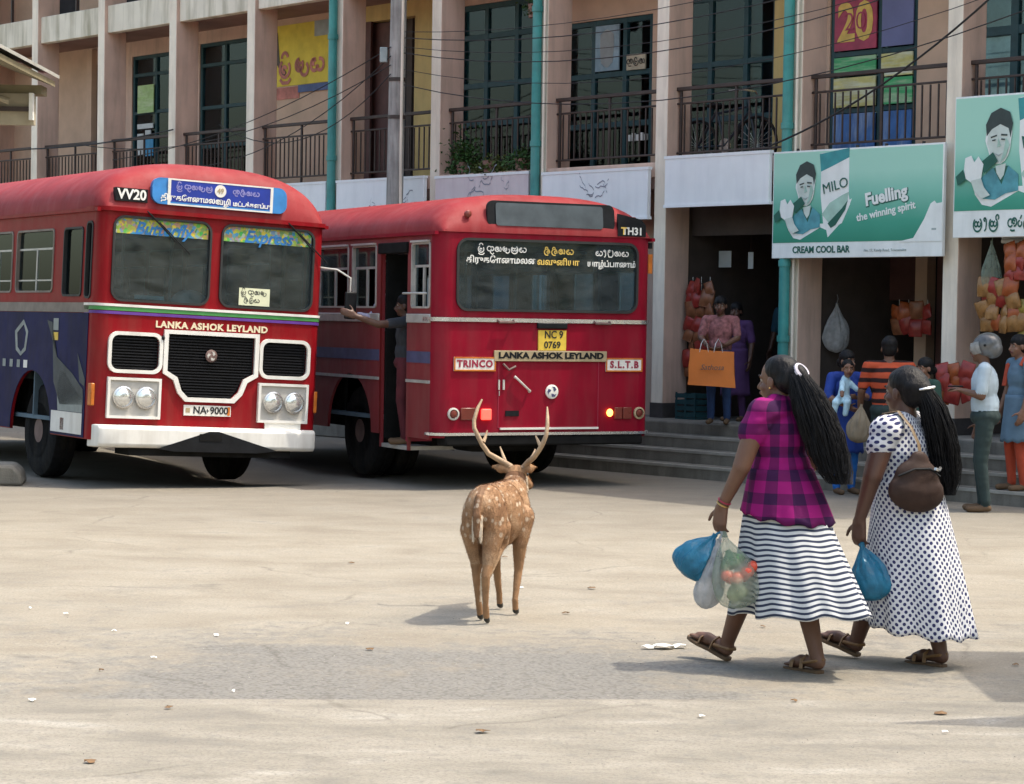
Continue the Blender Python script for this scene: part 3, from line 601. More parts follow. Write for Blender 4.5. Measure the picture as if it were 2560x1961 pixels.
for i, w in enumerate(ws):
    x0, x1 = (-1.09, -.055) if i == 0 else (.055, 1.09)
    o = ring_seal('windscreen', x0 + .018, 1.848, x1 - .018, 2.642, .095, .022, m_seal, b1, T3(0, .008, 0), .05)
    filled('pane', rrect(x0, 1.83, x1, 2.66, .11), [], .006, G_bus, o, T3(0, .02, 0))
    bn = filled('banner', [(x0 + .03, 2.49), (x1 - .03, 2.49), (x1 - .03, 2.60), (x1 - .08, 2.64), (x0 + .08, 2.64), (x0 + .03, 2.60)], [], .003, m_banner, o, T3(0, .011, 0))
    text('Butterfly' if i == 0 else 'Express', .17, m_sblue2, o, T3((x0 + x1) / 2, .0065, 2.545), shear=.35, bold=.004)
    xx = x0 + .35 if i == 0 else x1 - .3
    mb = MB().tube([(xx - .02, -.03, 2.72), (xx + .12, -.03, 2.6), (xx + .3, -.018, 2.44)], [.009, .008, .006], 6).tube([(xx + .12, -.016, 2.62), (xx + .46, -.014, 2.33)], .007, 5); mb.build('wiper', m_black, b1)
cd = MB().box(.28, .010, 1.86, .62, .014, 2.035).build('destination_card', mat('pale_card', (.72, .74, .52), .6, .06, 8), b1, smooth=False)
sinhala(['tri', 'ku', 'na', 'ma'], .065, m_lk, cd, T3(.44, .0085, 1.99)); sinhala(['va', 'ta', 'ya'], .06, m_lk, cd, T3(.42, .0085, 1.91))
text('JESUS IS LORD', .045, m_lw, b1, T3(-.66, .012, 1.885)) if False else MB().box(-.83, .03, 1.86, -.52, .034, 1.9).build('window_sticker', m_lw, b1)
text('LANKA ASHOK LEYLAND', .088, m_gold, b1, T3(0, -.003, 1.62), bold=.0035, extrude=.004, space=1.1, sx=1.12)
# grilles with white surround and slats
for pts, nm in ((gl_, 's'), (gr_, 's'), (gc, 'c')):
    cx = sum(p[0] for p in pts) / len(pts); cz = sum(p[1] for p in pts) / len(pts)
    if nm == 's': x0, x1 = min(p[0] for p in pts), max(p[0] for p in pts); out = rrect(x0 - .035, 1.13, x1 + .035, 1.535, .1)
    else: out = [(-.515, 1.575), (-.515, 1.145), (-.40, 1.08), (-.35, .955), (-.265, .872), (.265, .872), (.35, .955), (.40, 1.08), (.515, 1.145), (.515, 1.575)]
    g = filled('grille', out, [pts if nm == 'c' else pts[::-1]], .03, m_bwhite, b1, T3(0, -.012, 0), bev=.006)
    MB().box(min(p[0] for p in pts), .05, min(p[1] for p in pts), max(p[0] for p in pts), .06, max(p[1] for p in pts)).build('grille_back', m_black, g)
    z = min(p[1] for p in pts) + .012
    while z < max(p[1] for p in pts) - .01:
        if nm == 'c':
            w = .235 + max(0, min(1, (z - .915) / .2)) * .125 if z < 1.11 else (.36 + (z - 1.11) / .06 * .11 if z < 1.17 else .465)
            xa, xb = -w, w
        else:
            dz = max(0, .07 - min(z - 1.165, 1.5 - z)); k = .07 - math.sqrt(max(0, .07 ** 2 - dz ** 2)); xa, xb = x0 + k, x1 - k
        MB().box(xa, .004, z, xb, .045, z + .012).build('slat', m_grille, g); z += .0285
leyland_badge(b1, 0, -.002, 1.335, .062, m_rim, m_lampbox)
MB().sphere((-.53, -.02, 1.49), .022, 8, 6).build('bonnet_catch', m_black, b1)
# headlamp pairs
for s in (-1, 1):
    x0, x1 = (.54, 1.075); xa, xb = (x0, x1) if s > 0 else (-x1, -x0)
    hb = filled('headlamp_box', [(xa, .70), (xb, .70), (xb, 1.075), (xa, 1.075)], [], .02, m_lampbox, b1, T3(0, -.006, 0), bev=.005)
    filled('box_rim', [(xa - .012, .688), (xb + .012, .688), (xb + .012, 1.087), (xa - .012, 1.087)], [[(xa + .015, .715), (xa + .015, 1.06), (xb - .015, 1.06), (xb - .015, .715)]], .05, m_bwhite, hb, T3(0, -.012, 0), bev=.004)
    for k in (.28, .72):
        x = xa + (xb - xa) * k
        MB().lathe([(.108, 0), (.108, .035), (.094, .04), (.09, .03)], (x, -.016, .895), 'y', 28).build('lamp_bezel', m_chrome, hb)
        MB().lathe([(.092, .01), (.088, .034), (.06, .05), (.03, .056), (.001, .058)], (x, -.016, .895), 'y', 28).build('headlamp', m_lens, hb)
    MB().box(s * (hw + .004), .04, .80, s * (hw - .04), .13, 1.02).build('indicator', m_amber, b1, bev=.01)
MB().box(.62, -.02, .615, 1.02, .01, .69).build('tow_plate', m_bwhite, b1)
pl = MB().box(-.27, -.012, .735, .24, .006, .84).build('number_plate', m_plateW, b1, bev=.003)
text('NA', .10, m_lk, pl, T3(-.10, -.014, .788), bold=.002); text('9000', .10, m_lk, pl, T3(.11, -.014, .788), bold=.002)
MB().box(-.25, -.0145, .765, -.205, -.0125, .81).build('plate_emblem', m_tanp, pl); MB().box(-.02, -.0145, .77, -.012, -.0125, .805).box(-.035, -.0145, .784, .003, -.0125, .79).build('plate_emblem', m_lk, pl); MB().box(.2, -.0145, .745, .23, -.0125, .83).build('plate_emblem', m_amber, pl)
# bumper with black chevron
mb = MB(); prof = [(0, .40), (-.10, .41), (-.125, .44), (-.125, .59), (-.10, .62), (0, .625)]
xs = [-1.2, -1.17, -1.1, -.9, 0, .9, 1.1, 1.17, 1.2]; yo = [.16, .06, .02, 0, 0, 0, .02, .06, .16]
mb.loft([[(x, y + o, z) for y, z in prof] for x, o in zip(xs, yo)]); mb.build('bumper', m_bwhite, b1, bev=.008)
MB().prism([(-.58, .405), (-.03, .585), (.07, .585), (.72, .405), (.5, .38), (-.4, .38)], -.131, -.12).build('bumper_chevron', m_black, b1)
MB().box(-.85, -.05, .33, .9, .3, .42).build('valance', m_under, b1); MB().box(-.14, -.136, .49, .10, -.13, .56).build('tow_slots', m_under, b1)
# route board in the header
sb = filled('route_board', rrect(-.72, 2.80, .74, 3.06, .09), [], .05, m_sblue2, b1, T3(0, -.012, 0) @ T3(0, 0, 2.93) @ RX(R(-4)) @ T3(0, 0, -2.93), bev=.012)
bb = filled('board_face', [(-.53, 2.815), (.55, 2.815), (.55, 3.045), (-.53, 3.045)], [], .006, m_sblue, sb, T3(0, -.041, 0))
filled('board_border', [(-.56, 2.80), (.58, 2.80), (.58, 3.06), (-.56, 3.06)], [[(-.53, 2.815), (-.53, 3.045), (.55, 3.045), (.55, 2.815)]], .01, m_bwhite, sb, T3(0, -.042, 0))
MB().lathe([(.062, 0), (.062, .004), (.001, .004)], (.0, -.045, 2.975), 'y', 24).build('route_disc', m_plateW, sb)
text('49', .07, m_tanp, sb, T3(0, -.051, 2.975), bold=.002)
sinhala(['tri', 'ku', 'na', 'ma', 'la'], .07, m_violet, sb, T3(-.28, -.046, 2.985), w=.15); sinhala(['ha', 'va', 'na', 'ya'], .07, m_violet, sb, T3(.28, -.046, 2.975), w=.15)
text('திருகோணமலை', .072, m_lw, sb, T3(-.30, -.046, 2.87), bold=.002); text('வழி', .072, m_lw, sb, T3(.04, -.046, 2.865), bold=.002); text('மட்டக்களப்பு', .06, m_lw, sb, T3(.35, -.046, 2.86), bold=.002)
fb = MB().box(-1.09, -.024, 2.80, -.76, .05, 2.93).build('fleet_number_patch', m_black, b1)
text('VV20', .135, m_lw, fb, T3(-.925, -.027, 2.865), bold=.004)
# painted mural on the blue side
m_mur = mat('mural_grey', (.05, .06, .065), .6, .35, 5); m_mur2 = mat('mural_stone', (.26, .29, .28), .6, .2, 5)
xs_ = -hw - .0085
def mural(pts, m, nm='mural_patch'):
    o = MB().prism(pts, 0, .003).build(nm, m, b1, smooth=False); o.matrix_local = SIDE(xs_); return o
mural([(1.15, 1.6), (1.3, 1.62), (.98, 1.25), (.55, 1.1), (.24, .95), (.22, .8), (.85, .78), (1.05, 1.0)], m_mur); mural([(.85, 1.12), (.75, 1.1), (.24, .84), (.24, .72), (.9, .72), (.95, .95)], m_mur2)
mural([(.42, 1.3), (.2, 1.05), (.2, .98), (.34, 1.02)], m_mur); mural([(.24, .505), (1.08, .505), (1.08, .715), (.24, .715)], m_bwhite, 'step_panel')
mural([(.72, .53), (.82, .53), (.82, .65), (.72, .65)], m_redlens, 'side_marker'); mural([(.98, 1.52), (1.12, 1.52), (1.12, 1.64), (.98, 1.64)], m_mur2, 'sticker'); mural([(.98, 1.42), (1.12, 1.42), (1.12, 1.5), (.98, 1.5)], m_plateY, 'sticker')
for rr in (.0, ):
    o = filled('crest', [(2.0, 1.62), (1.85, 1.5), (1.9, 1.3), (2.05, 1.24), (2.2, 1.3), (2.25, 1.5)], [[(1.99, 1.57), (2.18, 1.48), (2.15, 1.33), (2.05, 1.28), (1.95, 1.33), (1.91, 1.48)]], .003, m_mur2, b1, SIDE(xs_ - .001))
for i, w in enumerate((.09, .09, .09, .11)): mural([(2.5 - .22 * i, 1.12), (2.5 - .22 * i + w, 1.12), (2.5 - .22 * i + w, 1.2), (2.5 - .22 * i, 1.2)], m_mur2 if i < 3 else m_bwhite, 'lettering_mark')
wheel(b1, -1.0, 1.7, .48, .26, -1); wheel(b1, 1.0, 1.7, .48, .26, 1); wheel(b1, -.98, 5.9, .48, .24, -1, 0, True); wheel(b1, .98, 5.9, .48, .24, 1, 0, True)
MB().tube([(-.95, 1.7, .42), (0, 1.72, .36), (.95, 1.7, .42)], .06, 8).build('front_axle', m_under, b1)
MB().box(-.95, .2, .47, .95, L - .1, .60).build('underfloor', m_under, b1)
MB().box(-hw + .06, .1, .60, hw - .06, L - .08, .64).build('cabin_floor', m_inner, b1)
MB().box(-hw + .1, .12, .64, hw - .1, .48, 1.80).build('dashboard', m_seat, b1, bev=.03)
def seats(bus, rows, zf=.64, x0=.35, x1=1.1, back=1):
    for y in rows:
        for s in (-1, 1):
            q = empty('seat', ((x0 + x1) / 2 * s, y, zf), 0, parent=bus); w = (x1 - x0) / 2
            MB().box(-w, -.22, .36, w, .24, .48).build('cushion', m_seat, q, bev=.03)
            MB().box(-w, .2 * back, .45, w, .2 * back + .1, 1.12).build('seat_back', m_seat, q, bev=.03)
            MB().box(-w + .05, -.15, 0, -w + .09, .2, .36).build('seat_leg', m_under, q); MB().box(w - .09, -.15, 0, w - .05, .2, .36).build('seat_leg', m_under, q)
seats(b1, [2.4, 3.2, 4.0, 4.8, 5.6, 6.4, 7.2]); 
sw_ = empty('steering_wheel', (-.55, .62, 1.72), 0, parent=b1); sw_.rotation_euler = (R(-35), 0, 0)
MB().tube([(.22 * math.cos(2 * math.pi * i / 24), .22 * math.sin(2 * math.pi * i / 24), 0) for i in range(25)], .016, 6).build('wheel_rim', m_black, sw_); MB().box(-.21, -.015, -.01, .21, .015, .01).box(-.03, -.03, -.4, .03, .03, 0).build('wheel_spokes', m_black, sw_)
MB().box(-.9, 1.05, .64, -.3, 1.5, 1.15).box(-.88, 1.45, 1.15, -.32, 1.55, 1.9).build('driver_seat', m_seat, b1, bev=.04)
MB().box(-hw + .05, 1.75, .64, -.2, 1.78, 2.0).build('driver_partition', m_inner, b1)
for x in (.3, -.25, .75): MB().tube([(x, 1.8, .64), (x, 1.8, 2.7)], .017, 6).build('grab_pole', m_alu, b1)
MB().sphere((-.12, .32, 1.86), (.2, .12, .13), 14, 9).build('white_bundle', m_bag, b1)
MB().box(-hw + .05, .25, 2.70, hw - .05, L - .1, 2.715).build('headliner', m_inner, b1)
# ---- bus driving away
b2 = empty('city_bus', (.345, 22.6, 0), R(27), 'crimson bus seen from behind with its rear door open and a yellow number plate', 'bus')
hw, L, rc, zb, zg = 1.225, 7.0, .15, .52, 2.56
rw = rrect(-1.02, 1.785, 1.04, 2.50, .12)
filled('rear_panel', [(-hw + rc, zb), (hw - rc, zb), (hw - rc, zg), (-hw + rc, zg)], [rw[::-1]], .03, m_red2, b2, T3(0, .015, 0))
for s in (-1, 1):
    MB().loft([[(s * (hw - rc + rc * math.sin(R(90 * i / 8))), rc - rc * math.cos(R(90 * i / 8)), z) for i in range(9)] for z in (zb, 1.0, 2.0, zg)], caps=False, closed=False).build('corner_panel', m_red2, b2, fix=False)
arch = [(2.2, .60, .50), (5.9, .6, .5)]
swl = [(.17, .62, 1.80, 2.46), (1.5, 2.15, 1.80, 2.46), (2.25, 3.15, 1.8, 2.46), (3.25, 4.15, 1.8, 2.46), (4.25, 5.15, 1.8, 2.46), (5.25, 6.1, 1.8, 2.46)]
swr = [(.2 + 1.0 * i, 1.1 + 1.0 * i, 1.8, 2.46) for i in range(6)]
for s, sws in ((-1, swl), (1, swr)):
    filled('side_panel', side_outline(rc, L, zb - .02 if s < 0 else zb, zg, arch, (.72, 1.40, 2.44) if s < 0 else None), [rrect(a, c, b, d, .03)[::-1] for a, b, c, d in sws], .03, m_redside, b2, SIDE(s * (hw - .015)))
    MB().box(s * (hw - .01), .02, zg - .03, s * (hw + .03), L, zg + .004).build('gutter', m_red2, b2)
    seg = [(rc, .71), (1.41, L)] if s < 0 else [(rc, L)]
    for a, b in seg:
        MB().box(s * (hw - .002), a, 1.655, s * (hw + .018), b, 1.745).build('belt_moulding', m_alu, b2, bev=.006); MB().box(s * (hw - .002), a, 1.255, s * (hw + .006), b, 1.37).build('navy_stripe', m_navy, b2)
        MB().box(s * (hw - .002), a, 1.055, s * (hw + .014), b, 1.085).build('lower_moulding', m_alu, b2)
    for a, b, c, d in sws:
        w = ring_seal('side_window', a + .02, c + .02, b - .02, d - .02, .02, .02, m_alu, b2, SIDE(s * (hw - .012)), .045)
        MB().box(s * (hw - .03), a + .015, d - .235, s * (hw - .026), b - .015, d - .015).build('pane', G_dark, w, smooth=False)
        mid = (a + b) / 2 - .03 if s < 0 else (a + b) / 2
        MB().box(s * (hw - .03), mid, c + .015, s * (hw - .026), b - .015, d - .24).build('pane', G_side, w, smooth=False)
        MB().box(s * (hw - .015), mid - .018, c, s * (hw - .034), mid + .018, d - .23).box(s * (hw - .015), a, d - .25, s * (hw - .034), b, d - .225).box(s * (hw - .015), b - .055, c, s * (hw - .034), b - .02, d - .23).build('sash_bar', m_alu, w)
        MB().box(s * hw, a + .02, d + .0, s * (hw + .035), b - .02, d + .02).build('rain_visor', m_alu, w)
MB().box(-hw, L - .02, zb, hw, L, zg).build('front_panel', m_red2, b2); roof(hw, L, zg, .41, .36, .36, b2, m_roof)
band(plan(hw, .3, rc, .001), plan(hw, .3, rc, .02), 1.675, 1.715, m_chrome, b2, 'belt_moulding')
o = ring_seal('rear_window', -1.0, 1.805, 1.02, 2.48, .1, .025, m_seal, b2, T3(0, .008, 0), .05); filled('pane', rw, [], .006, G_dark, o, T3(0, .02, 0))
sinhala(['tri', 'ku', 'na', 'ma', 'la', 'ya'], .082, m_lw, o, T3(-.52, .006, 2.40), w=.13); sinhala(['va', 'va', 'na', 'ya'], .085, m_lz, o, T3(.12, .006, 2.395), w=.14); sinhala(['ya', 'al', 'pa', 'na', 'ya'], .082, m_lw, o, T3(.74, .006, 2.39), w=.13)
text('திருகோணமலை', .085, m_lw, o, T3(-.52, .012, 2.29), bold=.002); text('வவுனியா', .085, m_lz, o, T3(.12, .012, 2.285), bold=.002); text('யாழ்ப்பாணம்', .08, m_lw, o, T3(.74, .012, 2.28), bold=.002)
MB().box(-.95, .03, 2.2, 1.0, .034, 2.205).build('sun_film_edge', m_tanp, o)
up_ = filled('blind_panel', rrect(-.69, 2.615, .76, 2.885, .07), [], .03, m_black, b2, T3(0, .02, 0) @ T3(0, 0, 2.75) @ RX(R(-6)) @ T3(0, 0, -2.75), bev=.008)
filled('blind_glass', rrect(-.6, 2.635, .62, 2.865, .03), [], .006, mat('dusty_blind_glass', (.065, .08, .09), .35, .25, 5), up_, T3(0, -.002, 0) @ T3(0, 0, 2.75) @ RX(R(-6)) @ T3(0, 0, -2.75))
tp = filled('fleet_number_patch', [(.79, 2.572), (1.12, 2.572), (1.12, 2.69), (1.06, 2.75), (.79, 2.80)], [], .03, m_black, b2, T3(0, -.005, 0)); text('TH31', .105, m_lw, tp, T3(.96, -.022, 2.622), bold=.003); text('T', .105, m_lz, tp, T3(.857, -.0225, 2.622), bold=.003)
for x in (-.9, 1.0): MB().lathe([(.035, 0), (.035, .03), (.02, .04), (.001, .042)], (x, .03 if x < 0 else .05, 2.74), 'y', 16).build('marker_lamp', m_redlens, b2)
MB().box(hw + .0, .1, 2.2, hw + .05, .14, 2.4).build('side_marker', m_amber, b2); MB().box(hw, .1, 2.46, hw + .045, .14, 2.52).build('side_marker', m_black, b2)
for x in (-.48, .62):
    MB().tube([(x - .09, -.005, 1.70), (x - .085, -.05, 1.675), (x + .085, -.05, 1.675), (x + .09, -.005, 1.70)], .013, 6).build('grab_handle', m_rim, b2)
MB().box(-.12, -.03, 1.615, .22, .01, 1.675).build('plate_lamp', m_black, b2, bev=.01)
py = MB().box(-.105, -.012, 1.395, .215, .004, 1.60).build('number_plate', m_plateY, b2, bev=.004); text('NC 9', .105, m_lk, py, T3(.07, -.014, 1.553), bold=.002, sx=.9); text('0769', .095, m_lk, py, T3(.055, -.014, 1.45), bold=.002)
py = MB().box(-.60, -.02, 1.285, .685, -.001, 1.392).build('maker_plate', m_tanp, b2, bev=.004); text('LANKA ASHOK LEYLAND', .082, m_black, py, T3(.045, -.022, 1.342), bold=.004, sx=1.28)
def white_plate(x0, x1, s, ml, sp):
    o = MB().box(x0, -.012, 1.185, x1, .004, 1.325).build('name_plate', m_plateW, b2, bev=.004)
    filled('plate_border', [(x0, 1.185), (x1, 1.185), (x1, 1.325), (x0, 1.325)], [[(x0 + .014, 1.199), (x0 + .014, 1.311), (x1 - .014, 1.311), (x1 - .014, 1.199)]], .006, m_amber, o, T3(0, -.0135, 0)); text(s, .095, ml, o, T3((x0 + x1) / 2, -.0145, 1.255), bold=.004, space=sp)
white_plate(-1.04, -.58, 'TRINCO', m_redl, 1.15); white_plate(.68, 1.11, 'S.L.T.B', m_redl, 1.25)
for x, b, c in ((-.54, .62, 1.28), (.60, .62, 1.28)): MB().box(x - .004, -.003, b, x + .004, .002, c).build('hatch_seam', m_redl, b2)
MB().box(-.54, -.003, .618, .6, .002, .626).build('hatch_seam', m_redl, b2)
MB().tube([(-.37, -.02, 1.13), (-.355, -.04, 1.115), (-.22, -.04, 1.0), (-.2, -.02, .985)], [.016, .012, .012, .018], 8).build('hatch_handle', m_lampbox, b2)
for b in ((-.545, -.012, 1.0, -.53, 0, 1.1), (-.495, -.012, 1.0, -.475, 0, 1.1), (-.535, -.01, .94, -.53, 0, .99)): MB().box(*b).build('hinge', m_lampbox, b2)
MB().tube([(-.5, -.02, 1.26), (-.44, -.03, 1.2), (-.36, -.02, 1.235)], .012, 6).build('latch', m_rim, b2); MB().box(-.46, -.01, .735, -.31, 0, .79).build('vent', m_black, b2)
leyland_badge(b2, .06, -.002, .98, .072, m_plateW, m_navy)
for s, xr, boxes in ((-1, -1.04, ((-.96, -.78),)), (1, 1.08, ((.79, .88), (.89, .99)))):
    MB().lathe([(.062, 0), (.062, .02), (.046, .026), (.044, .01), (.001, .012)], (xr, -.002, .76), 'y', 24).build('lamp_ring', m_lampbox if s < 0 else m_tanp, b2); MB().lathe([(.043, 0), (.03, .02), (.001, .026)], (xr, -.012, .76), 'y', 20).build('lamp_lens', m_redlens, b2)
    for a, b in boxes: MB().box(a, -.02, .70, b, .0, .82).build('tail_lamp', m_redlens, b2, bev=.006)
MB().box(-.735, -.035, .70, -.625, .0, .81).build('lit_brake_lamp', emis('lit_red_lamp', (1, .06, .04), 1.6), b2, bev=.012); MB().sphere((.73, -.02, .765), (.035, .03, .04), 10, 8).build('lit_indicator', emis('lit_amber_lamp', (1, .45, .08), 2.5), b2)
MB().box(-.52, -.02, .60, .6, .0, .62).build('lower_strip', m_plateW, b2); band(plan(hw, .2, rc, .001), plan(hw, .2, rc, .03), .545, .572, m_chrome, b2, 'bumper_strip'); MB().box(-hw + .1, -.02, .44, hw - .1, .2, .542).build('rear_bumper', m_under, b2, bev=.02)
wheel(b2, -.97, 2.2, .485, .25, -1, 0, True); wheel(b2, .97, 2.2, .485, .25, 1, 0, True); wheel(b2, -1.0, 5.9, .485, .25, -1); wheel(b2, 1.0, 5.9, .485, .25, 1)
MB().tube([(-.9, 2.2, .48), (-.2, 2.2, .46), (0, 2.2, .45), (.2, 2.2, .46), (.9, 2.2, .48)], [.07, .08, .2, .08, .07], 10).build('rear_axle', m_under, b2)
MB().box(-.95, .25, .50, .95, L - .1, .64).build('underfloor', m_under, b2); MB().box(-.7, .3, .36, .2, 1.5, .52).build('fuel_tank', m_under, b2, bev=.05)
MB().box(-.62, .1, .64, hw - .05, L - .1, .68).box(-hw + .05, 1.45, .64, -.62, L - .1, .68).box(-hw + .05, .1, .64, -.62, .68, .68).build('cabin_floor', m_inner, b2)
MB().box(-hw + .05, .2, 2.53, hw - .05, L - .1, 2.545).build('headliner', m_inner, b2)
# door well
MB().box(-hw + .03, .72, .36, -.62, 1.40, .40).build('door_step', m_alu, b2); MB().box(-.92, .72, .40, -.62, 1.40, .52).build('door_step', m_under, b2); MB().box(-.64, .72, .4, -.62, 1.4, 1.6).build('well_panel', m_redl, b2)
MB().box(-hw + .02, .70, .36, -hw + .05, .73, 2.46).box(-hw + .02, 1.39, .36, -hw + .05, 1.42, 2.46).build('door_frame', m_redside, b2)
MB().box(-hw - .03, .70, 2.36, -hw + .02, 1.42, 2.47).build('door_header', m_under, b2, bev=.01)
MB().box(-1.18, 1.34, .45, -.72, 1.37, 2.36).build('folded_door', m_under, b2); MB().box(-1.2, .74, .45, -.75, .77, 1.6).build('folded_door', m_redl, b2)
MB().tube([(-hw - .03, .76, 1.95), (-hw - .05, .70, 1.95), (-hw - .05, .3, 1.95), (-hw, .25, 1.95)], .012, 6).build('grab_rail', m_alu, b2)
seats(b2, [.35, 2.9, 3.7, 4.5, 5.3], .68, .1, 1.1, -1)
for i in range(4):
    pass
for x in (-.2, .4, .8): MB().tube([(x, 1.5, .68), (x, 1.5, 2.5)], .017, 6).build('grab_pole', m_alu, b2)
MB().tube([(-.6, .3, 2.4), (-.6, L - .3, 2.4)], .016, 6).tube([(.6, .3, 2.4), (.6, L - .3, 2.4)], .016, 6).build('hand_rail', m_alu, b2)
# rear view mirror arm on the waiting bus reaches past its corner
MB().tube([(hw - .05, .1, 2.3), (hw + .12, -.05, 2.28), (hw + .24, -.12, 2.2), (hw + .24, -.12, 2.05)], .011, 6).build('mirror_arm', m_alu, b1); MB().box(hw + .18, -.15, 1.78, hw + .31, -.11, 2.06).build('mirror', m_black, b1, bev=.015)
# ---------------------------------------------------------------- bodies: tapered capsules fused into one continuous skin
import numpy as np
def capsule(mb, p0, r0, p1, r1, n=14):
    p0, p1 = Vector(p0), Vector(p1); d = (p1 - p0); l = d.length
    t = d / l if l > 1e-6 else Vector((0, 0, 1))
    a = t.cross(Vector((0, 0, 1)));
    if a.length < .1: a = t.cross(Vector((1, 0, 0)))
    a.normalize(); b = t.cross(a); rings = []
    for c, r, lo, hi in ((p0, r0, -88, 0), (p1, r1, 0, 88)):
        for i in range(5):
            th = R(lo + (hi - lo) * i / 4); rr = r * math.cos(th); cc = c + t * (r * math.sin(th))
            rings.append([cc + (a * math.cos(2 * math.pi * j / n) + b * math.sin(2 * math.pi * j / n)) * rr for j in range(n)])
    mb.loft(rings)
def body(name, prims, tagmats, parent, voxel=.008, smooth=6, wrinkle=0.0, label=None):
    """prims: ('c', p0, r0, p1, r1, tag) capsules and ('e', centre, (rx,ry,rz), rotmatrix|None, tag) ellipsoids"""
    mb = MB()
    for p in prims:
        if p[0] == 'c': capsule(mb, p[1], p[2], p[3], p[4])
        else:
            k = len(mb.v); mb.sphere((0, 0, 0), p[2], 16, 12)
            M = p[3] or Matrix.Identity(3)
            for i in range(k, len(mb.v)): mb.v[i] = tuple(M @ Vector(mb.v[i]) + Vector(p[1]))
    me = mb.mesh('tmp'); ob = bpy.data.objects.new('tmp', me); COL.objects.link(ob)
    rm = ob.modifiers.new('r', 'REMESH'); rm.mode = 'VOXEL'; rm.voxel_size = voxel; rm.use_smooth_shade = True
    if smooth: sm = ob.modifiers.new('s', 'SMOOTH'); sm.factor = .5; sm.iterations = smooth
    dg = bpy.context.evaluated_depsgraph_get(); me2 = bpy.data.meshes.new_from_object(ob.evaluated_get(dg)); bpy.data.objects.remove(ob)
    n = len(me2.vertices); co = np.zeros(n * 3); me2.vertices.foreach_get('co', co); co = co.reshape(-1, 3)
    if wrinkle:
        nm = np.zeros(n * 3); me2.vertices.foreach_get('normal', nm); nm = nm.reshape(-1, 3)
        w = np.array([noise.noise((p[0] * 9, p[1] * 9, p[2] * 22)) + .5 * noise.noise((p[0] * 24, p[1] * 24, p[2] * 30)) for p in co]); co = co + nm * w[:, None] * wrinkle
        me2.vertices.foreach_set('co', co.reshape(-1)); me2.update()
    tags = list(tagmats); npoly = len(me2.polygons); ct = np.zeros(npoly * 3); me2.polygons.foreach_get('center', ct); ct = ct.reshape(-1, 3)
    best = np.full(npoly, 1e9); idx = np.zeros(npoly, dtype=np.int32)
    for p in prims:
        if p[0] == 'c':
            a, b = np.array(p[1], float), np.array(p[3], float); ab = b - a; t = np.clip(((ct - a) @ ab) / max(ab @ ab, 1e-9), 0, 1)
            d = np.linalg.norm(ct - (a + t[:, None] * ab), axis=1) - (p[2] + (p[4] - p[2]) * t)
        else:
            M = np.array(p[3]) if p[3] else np.eye(3); q = (ct - np.array(p[1])) @ M; r = np.array(p[2]); k = np.linalg.norm(q / r, axis=1); d = (k - 1) * r.min()
        k = d < best; best[k] = d[k]; idx[k] = tags.index(p[-1])
    for tg in tags: me2.materials.append(tagmats[tg])
    me2.polygons.foreach_set('material_index', idx); me2.polygons.foreach_set('use_smooth', [True] * npoly); me2.name = name
    o = bpy.data.objects.new(name, me2); COL.objects.link(o); o.parent = parent
    return o
def hand(wrist, d, out, thumb, s=1.0, curl=.6, tag_='skin'):
    """palm + five fingers. d: direction from wrist to knuckles, out: palm normal (fingers curl that way), thumb: side direction of the thumb"""
    w = Vector(wrist); d = Vector(d).normalized(); th = Vector(thumb); th = (th - d * th.dot(d)).normalized(); o = Vector(out); o = (o - d * o.dot(d) - th * o.dot(th)).normalized(); P = []
    for k in (-.026, 0, .024): P.append(('c', tuple(w + th * k * s * .7), .019 * s, tuple(w + d * .08 * s + th * k * s), .0165 * s, tag_))
    for k, ln, sh in ((.031, .068, 0), (.010, .077, .004), (-.011, .072, .002), (-.031, .057, -.006)):
        p = w + d * (.088 + sh) * s + th * k * s; dd = d; r = .0098 * s
        for j, f in enumerate((.44, .31, .25)):
            dd = (dd * math.cos(curl * (.7 if j == 0 else 1)) + o * math.sin(curl * (.7 if j == 0 else 1))).normalized(); q = p + dd * ln * f * s; P.append(('c', tuple(p), r, tuple(q), r * .9, tag_)); p = q; r *= .9
    p = w + th * .026 * s + d * .022 * s; dd = (th * .8 + d * .55 + o * .25).normalized(); r = .0125 * s
    for ln in (.035, .03, .024):
        q = p + dd * ln * s; P.append(('c', tuple(p), r, tuple(q), r * .88, tag_)); p = q; r *= .88; dd = (dd + d * .35 + o * .2).normalized()
    return P
m_skinw = mat('brown_skin', (.135, .064, .038), .5, .10, 12, .06, 120); m_skind = mat('dark_brown_skin', (.095, .044, .028), .5, .10, 12, .06, 120)
m_skinl = mat('light_brown_skin', (.20, .10, .062), .5, .10, 12, .06, 120)
def hair_mat():
    m, t, b = nodes('black_hair'); f = noise_n(t, coord(t, 'Object', (60, 60, 4)), 1.5, 5); c = ramp(t, f, [(.3, (.003, .003, .004)), (.75, (.013, .012, .013))])
    t.links.new(c, b.inputs['Base Color']); b.inputs['Roughness'].default_value = .5; b.inputs['Specular IOR Level'].default_value = .18; bump(t, b, f, .5, .01); return m
m_hair = hair_mat()
m_sandal = mat('tan_leather_sandal', (.20, .11, .045), .55, .2, 14, .1, 60); m_sole = mat('brown_sole', (.12, .07, .035), .8, .2, 14); m_lip = mat('lip', (.14, .045, .04), .5, .1, 10); m_eye = mat('eye_white', (.32, .28, .25), .3, .05, 20); m_iris = mat('dark_iris', (.01, .008, .007), .2, .1, 20)
